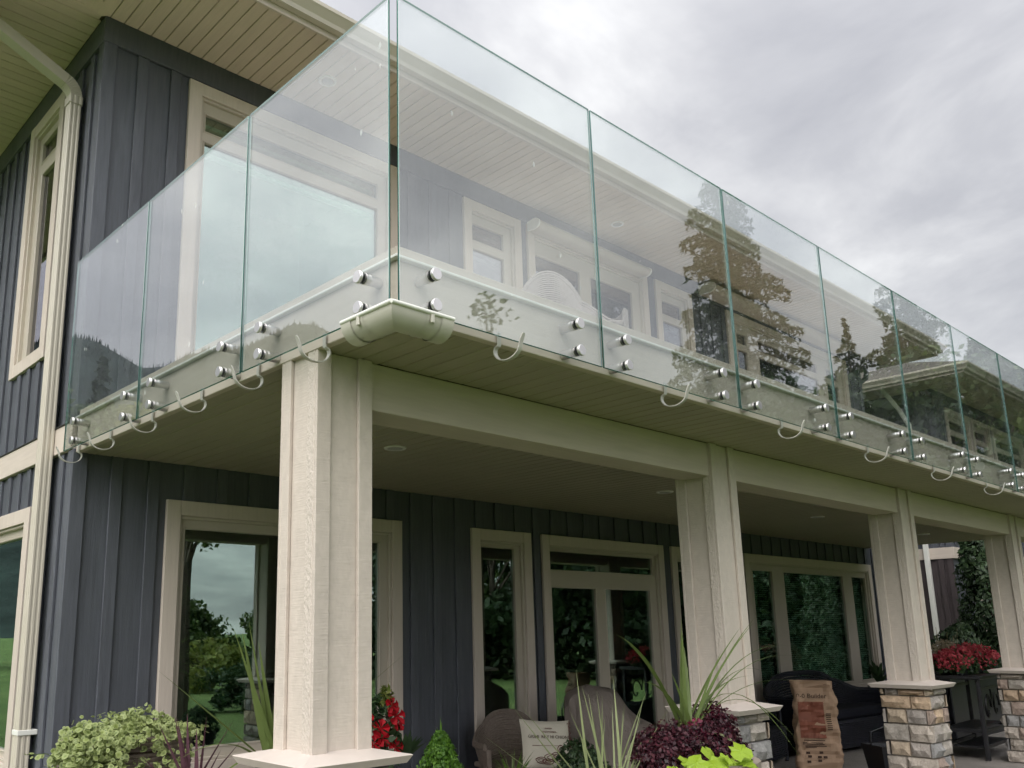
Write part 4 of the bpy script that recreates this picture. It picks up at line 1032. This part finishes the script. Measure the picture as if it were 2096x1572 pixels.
for (x, z) in ((-.13, .21), (-.12, .18), (-.01, .215), (-.03, .175), (.02, .175), (-.03, .14), (.02, .14), (-.13, .13)):
    a = onbag(x, z, .008); mb.add([a, (a[0]+.035, a[1], z), (a[0]+.035, a[1], z+.022), (a[0], a[1], z+.022)], [[0, 1, 2, 3]])
tag(mb.build('printed_marks', 'print_dark', bag, (0, 0, 0)), kind='stuff')
bag.location = (7.02, 1.98, GZ); bag.rotation_euler = (0, 0, R(-52+ -4))
# black tote and cast-iron table with geraniums
tb = thing('storage_tote', 'black plastic tote on the patio left of the third pier', 'bin', (0, 0, 0))
mb = MB(); 
V = [(-.16, -.13, 0), (.16, -.13, 0), (.16, .13, 0), (-.16, .13, 0), (-.20, -.17, .30), (.20, -.17, .30), (.20, .17, .30), (-.20, .17, .30), (-.18, -.15, .30), (.18, -.15, .30), (.18, .15, .30), (-.18, .15, .30), (-.14, -.11, .02), (.14, -.11, .02), (.14, .11, .02), (-.14, .11, .02)]
F = [[0, 1, 2, 3], [12, 13, 14, 15]]
for a, b_ in ((0, 4), (4, 8), (8, 12)):
    for q in range(4): F.append([a+q, a+(q+1) % 4, b_+(q+1) % 4, b_+q])
mb.add(V, F).build('tub', 'black_plastic', tb, (0, 0, 0))
MB().tube([(-.20, 0, .29), (-.19, 0, .42), (0, 0, .48), (.19, 0, .42), (.20, 0, .29)], .011, 8).build('handle', 'black_plastic', tb, (0, 0, .3), smooth=True)
tb.location = (7.36, 1.42, GZ); tb.rotation_euler.z = R(-35)
tt = thing('iron_table', 'black cast-iron scroll table between the two right piers', 'table', (0, 0, 0))
MB().box(-.62, .62, -.24, .24, .84, .88, .008).build('table_top', 'black_metal', tt, (0, 0, .86))
for s in (-1, 1):
    for y in (-.2, .2): MB().box(s*.56-.022, s*.56+.022, y-.022, y+.022, 0, .84, .006).build('leg', 'black_metal', tt, (s*.56, y, 0))
for z in (.14, .30, .74): 
    for y in (-.2, .2): MB().box(-.54, .54, y-.012, y+.012, z-.018, z+.018, .004).build('rail', 'black_metal', tt, (0, y, z))
for s in (-1, 1):
    MB().box(s*.56-.012, s*.56+.012, -.18, .18, .28, .32, .004).build('side_rail', 'black_metal', tt, (s*.56, 0, .3))
for cx_ in (-.30, .02, .30):
    pts = [(cx_+(.13-.017*a)*math.cos(a), -.2, .53+(.17-.020*a)*math.sin(a)) for a in np.linspace(0, 5.8, 30)]
    MB().tube(pts, .011, 6).tube([(cx_+.13, -.2, .53), (cx_+.17, -.2, .66), (cx_+.15, -.2, .74)], .011, 6).build('scroll', 'black_metal', tt, (cx_, -.2, .5), smooth=True)
MB().lathe([(.10, -.01), (.115, -.008), (.115, .008), (.10, .01)], (.1, -.1, .5), 'y', 24).build('wheel', 'black_metal', tt, (.1, -.1, .5), smooth=True)
for z, y in ((.32, .05), (.14, -.02)): MB().box(-.52, .52, y-.15, y+.15, z-.02, z+.0, .004).build('lower_shelf', 'black_metal', tt, (0, y, z))
tt.location = (9.66, 1.36, GZ); tt.rotation_euler.z = R(3)
def clumpcloud(n, cx_, cy_, cz_, rx, ry, rz_, top=True):
    v = rng.normal(size=(n, 3)); v /= np.linalg.norm(v, axis=1)[:, None]; v *= (rng.random(n)**.28)[:, None]
    if top: v[:, 2] = np.abs(v[:, 2])*np.where(rng.random(n) < .85, 1, -.5)
    return np.stack([cx_+v[:, 0]*rx, cy_+v[:, 1]*ry, cz_+v[:, 2]*rz_], 1), v
def flowerbox(name, label, x0, x1, y, z, z_base):
    t = thing(name, label, 'planter', ((x0+x1)/2, y, z_base))
    MB().box(x0, x1, y-.12, y+.12, z_base, z, .01).build('planter_box', 'black_plastic', t, ((x0+x1)/2, y, z_base))
    P1 = []; P2 = []
    x = x0+.05
    while x < x1:
        h_ = random.uniform(.09, .22)
        a, _ = clumpcloud(420, x, y+random.uniform(-.05, .05), z, .17, .16, h_); P1.append(a)
        b_, _ = clumpcloud(230, x+random.uniform(-.08, .08), y-.04, z+.05, .17, .16, h_+.03); P2.append(b_); x += .22
    P1 = np.concatenate(P1); P2 = np.concatenate(P2)
    V, F = leaves(P1, np.full(len(P1), .055), .9, nrm=(0, 0, .6)); tag(npmesh('foliage', V, F, 'leaf_dark', t, ((x0+x1)/2, y, z)), kind='stuff')
    V, F = leaves(P2, np.full(len(P2), .034), .9, nrm=(0, -.4, .6)); tag(npmesh('blossom', V, F, 'petal_pink', t, ((x0+x1)/2, y, z)), kind='stuff')
flowerbox('flower_planter', 'black trough of red geraniums on the iron table', 9.15, 10.2, 1.40, 1.06, GZ+.881)
def standbox(x0, x1, y): 
    flowerbox('flower_planter', 'long planter of red and dry blossom standing behind the iron table', x0, x1, y, 1.03, GZ)
standbox(10.5, 12.4, 2.0)
dp = thing('dry_plant', 'pale dried flower stalks rising behind the red geraniums', 'plant', (11.7, 2.3, GZ))
mb = MB()
for k in range(22):
    a = random.uniform(0, 6.28); l = random.uniform(.15, .5); b_ = Vector((11.7+random.uniform(-.3, .3), 2.3+random.uniform(-.1, .1), GZ))
    mb.tube([b_, b_+Vector((math.cos(a)*.05, math.sin(a)*.05, .9)), b_+Vector((math.cos(a)*.12, math.sin(a)*.12, .9+l))], [.006, .005, .003], 5)
mb.build('stalk', 'leaf_dry', dp, (11.7, 2.3, GZ))
p_, v_ = clumpcloud(1500, 11.7, 2.3, 1.05, .42, .2, .30); V, F = leaves(p_, np.full(1500, .04), .5); tag(npmesh('seed_heads', V, F, 'leaf_dry', dp, (11.7, 2.3, 1.2)), kind='stuff')
# ------------------------------------------------------------------ potted plants
def pot(parent, x, y, z1, r, mat='terracotta'):
    z0 = GZ; h_ = z1-z0
    MB().lathe([(r*.68, 0), (r*.72, .01), (r*.95, h_*.85), (r*1.06, h_*.86), (r*1.06, h_), (r*.95, h_), (r*.93, h_-.03), (.01, h_-.03)], (x, y, z0), 'z', 28).build('pot', mat, parent, (x, y, z0), smooth=True)
def blade(parent, base, tip, width, mat, bend=.0, name='leaf', fold=.35, sag=0.):
    """one strap leaf from base to tip; bend arches it upward before it falls"""
    b_, t_ = Vector(base), Vector(tip); d = t_-b_; side = d.cross(Vector((0, 0, 1)))
    if side.length < 1e-4: side = Vector((1, 0, 0))
    side.normalize(); view = (Vector((-1.9, -2.33, 1.55))-b_); side = (side*.55+Vector((view.y, -view.x, 0)).normalized()*.75); side.normalize()
    n = 12; pts = []; wd = []
    for i in range(n+1):
        f = i/n; p = b_.lerp(t_, f)+Vector((0, 0, bend*d.length*4*f*(1-f)*(1-.25*f)))-Vector((0, 0, sag*f**3))
        pts.append(p); wd.append(width*.5*min(1, .45+f*2.2)*max(.04, 1-f**2.2))
    return MB().ribbon(pts, wd, side, fold=fold).build(name, mat, parent, b_, smooth=True)
# spike (dracaena) with dark red foliage and lime vine, before the second post
dr = thing('dracaena_planter', 'potted dracaena spike with long arching green leaves before the second post', 'plant', (2.02, .2, GZ)); pot(dr, 2.02, .2, .93, .30)
B = (2.0, .2, 1.10)
for tip, wd_, bend, m in (((2.05, .22, 1.60), .026, 0, 'leaf_blade'), ((2.02, .2, 1.53), .026, 0, 'leaf_blade'), ((2.09, .24, 1.45), .028, 0, 'leaf_blade'), ((1.98, .18, 1.42), .024, 0, 'leaf_blade'), ((1.43, .18, 1.53), .020, .16, 'leaf_blade'), ((1.50, .16, 1.49), .020, .10, 'leaf_blade'),
                          ((2.78, .22, 1.60), .018, .06, 'leaf_blade'), ((2.72, .2, 1.57), .024, .06, 'leaf_blade'), ((2.62, .22, 1.55), .022, .05, 'leaf_blade'), ((3.20, .24, 1.44), .014, .13, 'leaf_blade'), ((3.22, .22, 1.38), .014, .12, 'leaf_blade'), ((3.32, .2, 1.22), .014, .10, 'leaf_blade'),
                          ((2.62, .18, 1.295), .024, .13, 'leaf_blade'), ((1.58, .15, 1.31), .022, .16, 'leaf_blade'), ((2.92, .1, .93), .016, .24, 'leaf_blade'), ((2.96, .12, .84), .016, .30, 'leaf_blade'), ((1.92, -.05, .80), .034, .10, 'leaf_blade_pale'), ((2.25, -.05, .86), .030, .22, 'leaf_blade_pale'), ((2.14, .26, 1.36), .026, .02, 'leaf_blade'), ((1.90, .2, 1.34), .02, .03, 'leaf_blade'), ((3.05, .3, 1.28), .012, .16, 'leaf_blade'), ((2.36, .2, 1.42), .022, .04, 'leaf_blade')):
    blade(dr, (B[0]+random.uniform(-.025, .025), B[1]+random.uniform(-.03, .03), B[2]-.06), tip, wd_, m, bend)
cl_ = thing('coleus', 'mound of dark burgundy foliage under the dracaena spike', 'plant', (2.1, .22, .9))
pts = []; nr = []
for (cx_, cy_, cz_, rx, ry, rz_, n) in ((2.17, .22, .98, .25, .18, .18, 5200), (1.86, .2, .95, .24, .18, .14, 3600), (2.28, .20, .90, .16, .16, .16, 2400), (1.76, .16, .86, .20, .16, .12, 2200), (2.05, .08, .86, .30, .14, .15, 3600)):
    p_, v_ = clumpcloud(n, cx_, cy_, cz_, rx, ry, rz_); pts.append(p_); nr.append(v_)
pts = np.concatenate(pts); nr = np.concatenate(nr)
lump = np.array([mnoise.noise(Vector(p*7)) for p in pts]); pts += nr*(lump*.07)[:, None]
V, F = leaves(pts, np.full(len(pts), .022), .6, nrm=nr+np.array((0, 0, .3)), spread=.8)
red = np.array([mnoise.noise(Vector(p*5+np.array((3, 1, 7)))) for p in pts]) > .30
sel = np.repeat(~red, 4)
V4 = V.reshape(-1, 4, 3)
for m, s, nm in (('leaf_coleus', ~red, 'foliage'), ('leaf_coleus_red', red, 'red_foliage')):
    vv = V4[s].reshape(-1, 3); tag(npmesh(nm, vv, np.arange(len(vv)).reshape(-1, 4), m, cl_, (2.1, .22, .9)), kind='stuff')
lv = thing('sweet_potato_vine', 'lime green sweet potato vine spilling below the burgundy foliage', 'plant', (1.95, .0, .9))
def heart(parent, c, size, nrm, mat, roll):
    """one lobed leaf"""
    n = Vector(nrm).normalized(); a = n.orthogonal().normalized(); b_ = n.cross(a); a, b_ = a*math.cos(roll)+b_*math.sin(roll), b_*math.cos(roll)-a*math.sin(roll)
    outl = [(0, -.32), (.22, -.48), (.46, -.30), (.50, -.02), (.34, .18), (.40, .42), (.16, .34), (0, .72), (-.16, .34), (-.40, .42), (-.34, .18), (-.50, -.02), (-.46, -.30), (-.22, -.48)]
    V = [Vector(c)]+[Vector(c)+(a*p+b_*q)*size-n*size*.25*(p*p+q*q)+n*size*.05*math.sin(i*2.3) for i, (p, q) in enumerate(outl)]
    k = len(outl); return MB().add(V, [[0, 1+i, 1+(i+1) % k] for i in range(k)]).build('leaf', mat, parent, c)
for k in range(60):
    x = random.uniform(1.42, 2.08); y = random.uniform(-.14, .04); z = random.uniform(.80, .955)+(.05 if 1.66 < x < 1.95 else 0)
    heart(lv, (x, y, z), random.uniform(.06, .105), (random.uniform(-.6, .2), random.uniform(-.9, -.1), random.uniform(.5, 1)), 'leaf_lime', random.uniform(0, 6.28))
MB().tube([(1.6, .0, .84), (1.8, -.05, .90), (2.0, -.03, .92), (2.05, .0, .85)], .006, 6).build('vine_stem', 'leaf_lime', lv, (1.95, 0, .87), smooth=True)
# pale grass tuft left of it
gr = thing('ornamental_grass', 'tall pale straight-bladed grass left of the burgundy foliage', 'plant', (1.40, .25, GZ)); pot(gr, 1.40, .25, .72, .24)
for tip, wd_, bend in (((1.30, .3, 1.37), .014, 0), ((1.335, .3, 1.30), .014, 0), ((1.38, .3, 1.26), .013, 0), ((1.44, .3, 1.27), .012, 0), ((1.48, .3, 1.25), .013, 0), ((1.57, .3, 1.32), .016, 0), ((.88, .3, 1.235), .011, 0), ((.92, .3, 1.245), .010, 0), ((1.28, .28, 1.12), .012, 0), ((1.83, .3, 1.25), .013, .03), ((1.80, .3, 1.22), .014, 0), ((1.97, .3, 1.13), .015, 0), ((1.70, .25, 1.14), .013, .02), ((1.86, .32, 1.10), .012, .02), ((.68, .28, 1.14), .009, .01), ((1.0, .26, 1.05), .010, 0), ((1.52, .22, 1.18), .012, .01), ((1.62, .28, 1.21), .012, 0), ((1.36, .2, 1.16), .012, 0), ((1.92, .24, 1.17), .010, .05), ((1.55, .3, 1.20), .010, -.02), ((1.24, .3, 1.2), .010, .0)):
    blade(gr, (1.41+random.uniform(-.07, .07), .26+random.uniform(-.05, .05), .70), tip, wd_*1.15, 'leaf_blade_pale', bend)
for tip in ((1.13, .2, .98), (1.18, .22, 1.0), (1.06, .2, .95), (1.22, .18, .97)): blade(gr, (1.40, .24, .7), tip, .008, 'leaf_blade', .08)
# green spike left of the corner post
sp1 = thing('spike_plant', 'green strap-leaved spike plant just left of the corner post', 'plant', (.34, 1.32, GZ)); pot(sp1, .34, 1.32, .88, .22)
for tip, wd_, bend in (((.12, 1.3, 1.57), .024, 0), ((.17, 1.31, 1.55), .030, 0), ((.25, 1.3, 1.51), .028, 0), ((.22, 1.34, 1.60), .018, 0), ((-.25, 1.25, 1.40), .014, .0), ((-.16, 1.2, 1.05), .020, .18), ((-.05, 1.1, .96), .022, .16), ((.42, 1.35, 1.5), .022, 0), ((1.15, 1.28, 1.46), .008, .01), ((-.42, 1.15, 1.0), .018, .02), ((.28, 1.3, 1.3), .024, 0)):
    blade(sp1, (.34+random.uniform(-.03, .03), 1.31+random.uniform(-.03, .03), .94), tip, wd_*1.1, 'leaf_blade', bend)
# purple cordyline
co = thing('cordyline', 'purple sword-leaved cordyline in front of the ivy planter', 'plant', (.09, 1.6, GZ)); pot(co, .09, 1.6, .80, .2)
for tip, wd_ in (((-.08, 1.6, 1.16), .018), ((0, 1.6, 1.18), .020), ((.02, 1.62, 1.17), .020), ((.06, 1.6, 1.19), .020), ((.10, 1.58, 1.12), .022), ((.16, 1.6, 1.17), .018), ((.30, 1.6, 1.14), .016), ((.35, 1.58, 1.06), .016), ((-.17, 1.6, 1.04), .016), ((.0, 1.55, 1.08), .018), ((.22, 1.56, 1.02), .016), ((-.22, 1.55, .98), .014), ((.08, 1.63, 1.14), .018)):
    blade(co, (.09+random.uniform(-.03, .03), 1.6+random.uniform(-.03, .03), .78), tip, wd_*1.2, 'leaf_purple')
# variegated ivy over a wicker planter
iv = thing('ivy_planter', 'variegated ivy spilling over a brown wicker planter by the left house corner', 'plant', (.12, 2.6, GZ))
mb = MB()
for i in range(34):
    z = GZ+.02+i*.026; r_ = .24+.05*math.sin(min(1, i/33)*1.5); mb.tube([(.22+r_*1.25*math.cos(a), 2.62+r_*.8*math.sin(a), z) for a in np.linspace(0, 6.283, 26, endpoint=False)], .0135, 5, closed=True)
mb.build('wicker_basket', 'wicker_brown', iv, (.22, 2.62, GZ), smooth=True)
MB().lathe([(.25, 0), (.26, .01)], (.22, 2.62, .93), 'z', 20).build('potting_soil', 'soil', iv, (.22, 2.62, .93))
pts = []; nr = []
for (cx_, cy_, cz_, rx, ry, rz_, n) in ((.10, 2.5, .98, .28, .22, .16, 2300), (.36, 2.55, .99, .22, .2, .15, 1300), (-.10, 2.42, .90, .18, .2, .18, 1400), (-.16, 2.36, .74, .14, .16, .20, 600), (.02, 2.36, .84, .18, .12, .16, 420), (.45, 2.5, .93, .10, .12, .14, 240), (.50, 2.44, 1.0, .10, .06, .05, 60), (.30, 2.33, .80, .24, .05, .14, 160)):
    p_, v_ = clumpcloud(n, cx_, cy_, cz_, rx, ry, rz_); pts.append(p_); nr.append(v_)
pts = np.concatenate(pts); nr = np.concatenate(nr)
lump = np.array([mnoise.noise(Vector(p*6)) for p in pts]); pts = pts+nr*(lump*.10)[:, None]; keep = np.array([mnoise.noise(Vector(p*11+np.array((5, 2, 1)))) for p in pts]) > -.18; pts = pts[keep]; nr = nr[keep]
V, F, rim = roundleaves(pts, .028, nr*.6+np.array((-.15, -.5, .7)), .75)
tag(npmesh('foliage', V, F, 'leaf_ivy', iv, (.12, 2.6, .9), rim), kind='stuff')
mb = MB(); tp = []
for (a, b_) in (((-.2, 2.4, .93), (-.42, 2.3, .99)), ((-.22, 2.4, .88), (-.5, 2.25, .80)), ((-.2, 2.38, .80), (-.42, 2.2, .72)), ((-.05, 2.4, 1.06), (-.22, 2.4, 1.08))):
    a, b_ = Vector(a), Vector(b_); mb.tube([a, a.lerp(b_, .5)+Vector((0, 0, .02)), b_], .0018, 4)
    for f in (.35, .55, .7, .82, .92, 1.): tp.append(a.lerp(b_, f)+Vector((random.uniform(-.01, .01), 0, random.uniform(-.01, .015))))
mb.build('trailing_stem', 'leaf_blade', iv, (-.3, 2.3, .9), smooth=True)
V, F, rim = roundleaves(np.array(tp), .026, np.tile(np.array((-.2, -.7, .6)), (len(tp), 1)), .4); tag(npmesh('trailing_leaves', V, F, 'leaf_ivy', iv, (-.3, 2.3, .9), rim), kind='stuff')
# red mandevilla behind the corner post
md = thing('mandevilla', 'red flowering mandevilla with glossy leaves behind the corner post', 'plant', (1.5, 1.9, GZ)); pot(md, 1.5, 1.9, .62, .2)
mb = MB()
for k in range(5):
    a = random.uniform(0, 6.28); mb.tube([(1.5, 1.9, .6), (1.47+.04*math.cos(a), 1.92+.04*math.sin(a), .85), (1.46+.05*math.cos(a+.5), 1.92+.04*math.sin(a), 1.02+.08*random.random())], [.005, .004, .002], 5)
mb.build('stem', 'bark', md, (1.5, 1.9, .6), smooth=True)
def flower(parent, c, r_, nrm):
    n = Vector(nrm).normalized(); a = n.orthogonal().normalized(); b_ = n.cross(a); mb = MB()
    for k in range(5):
        an = k*1.2566; V = [Vector(c)-n*r_*.3]
        for (f, w_) in ((.45, -.42), (.9, -.50), (1.02, 0), (.9, .50), (.45, .42)):
            d = a*math.cos(an+w_)+b_*math.sin(an+w_); V.append(Vector(c)+d*r_*f+n*r_*(.12 if f < .9 else -.06*(1 if w_ else 2)))
        mb.add(V, [[0, 1, 2, 3], [0, 3, 4, 5]])
    return mb.build('flower', 'petal_red', parent, c, smooth=True)
for c, r_ in (((1.50, 1.86, 1.125), .055), ((1.525, 1.85, 1.065), .062), ((1.54, 1.86, 1.02), .05), ((1.41, 1.86, 1.0), .055), ((1.42, 1.85, .95), .06), ((1.51, 1.84, .885), .058), ((1.36, 1.86, .92), .05), ((1.33, 1.9, 1.06), .05)): flower(md, c, r_, (random.uniform(-.7, .1), -.9, random.uniform(0, .5)))
pts, v_ = clumpcloud(420, 1.46, 1.93, .88, .14, .10, .32); V, F = leaves(pts, np.full(420, .055), .5, nrm=(-.2, -.5, .5)); tag(npmesh('foliage', V, F, 'leaf_dark', md, (1.46, 1.93, .9)), kind='stuff')
pts, v_ = clumpcloud(120, 1.48, 1.9, 1.14, .05, .04, .10); V, F = leaves(pts, np.full(120, .04), .4, nrm=(0, -.5, .3), droop=(0, 0, 1.)); tag(npmesh('new_growth', V, F, 'leaf_yellowgreen', md, (1.48, 1.9, 1.15)), kind='stuff')
for k in range(16):
    a = random.uniform(-.8, 1.2); blade(md, (1.60, 1.88, .80), (1.60+.13*math.sin(a), 1.86+random.uniform(-.06, .04), .86+.13*abs(math.cos(a))*random.uniform(.5, 1)), .055, 'leaf_dark', .05, fold=.2)
# dwarf cypress
cp = thing('dwarf_cypress', 'bright green cone-shaped dwarf cypress right of the corner post', 'shrub', (1.28, 1.2, GZ)); pot(cp, 1.28, 1.2, .56, .2)
MB().tube([(1.28, 1.2, .5), (1.28, 1.2, 1.0)], [.02, .006], 6).build('trunk', 'bark', cp, (1.28, 1.2, .5))
n = 7000; z = rng.random(n)**1.2; a = rng.random(n)*6.283; q = (.02+.21*(1-z)**.85)*(1+.10*np.sin(a*5+z*11)+.08*np.sin(a*11-z*23))*rng.random(n)**.2
pts = np.stack([1.28+np.cos(a)*q, 1.2+np.sin(a)*q, .56+z*.48], 1)
V, F = leaves(pts, np.full(n, .024), .45, nrm=np.stack([np.cos(a), np.sin(a), np.full(n, .4)], 1), spread=.7, droop=(0, 0, 1.)); tag(npmesh('foliage', V, F, 'leaf_cypress', cp, (1.28, 1.2, .56)), kind='stuff')
for k in range(5): blade(cp, (1.28, 1.2, 1.0), (1.28+random.uniform(-.02, .02), 1.2+random.uniform(-.02, .02), 1.05+.015*k), .008, 'leaf_cypress', name='shoot')
# leafy plants near the wall
def leafy(x, y, z0, h_, r_, label, n=26, mat='leaf_dark', w_=.06):
    t = thing('foliage_plant', label, 'plant', (x, y, GZ)); pot(t, x, y, z0, .15, 'black_plastic')
    for k in range(n):
        a = random.uniform(0, 6.28); f = random.uniform(.35, 1)
        blade(t, (x, y, z0), (x+math.cos(a)*r_*f, y+math.sin(a)*r_*f*.7, z0+h_*random.uniform(.4, 1)*(1.2-f*.4)), w_, mat, .10)
leafy(11.15, 3.0, .74, .34, .22, 'broad-leaved green plant behind the third porch post', 26, 'leaf_dark', .07)
fr = thing('low_fern', 'small feathery green plant before the printed cushion', 'plant', (2.55, 1.9, GZ)); pot(fr, 2.55, 1.9, .52, .18)
for k in range(60):
    a = random.uniform(0, 6.28); f = random.uniform(.4, 1); blade(fr, (2.55, 1.9, .52), (2.55+math.cos(a)*.2*f, 1.9+math.sin(a)*.16*f, .56+.22*random.random()), .012, 'leaf_cypress' if k % 2 else 'leaf_blade', .10)
def bush(x, y, z0, r_, h_, label, mat='leaf_dark', n=900, s=.035):
    t = thing('small_bush', label, 'shrub', (x, y, GZ)); pot(t, x, y, z0, r_*.8, 'black_plastic')
    p_, v_ = clumpcloud(n, x, y, z0, r_, r_, h_); V, F = leaves(p_, np.full(n, s), .7, nrm=v_); tag(npmesh('foliage', V, F, mat, t, (x, y, z0)), kind='stuff')
bush(3.35, 2.0, .52, .18, .26, 'small dark green bush left of the covered chair')
bush(2.3, 1.1, .62, .2, .24, 'grey-green fine-leaved bush behind the pale grass', 'leaf_cedar', 1300, .03)
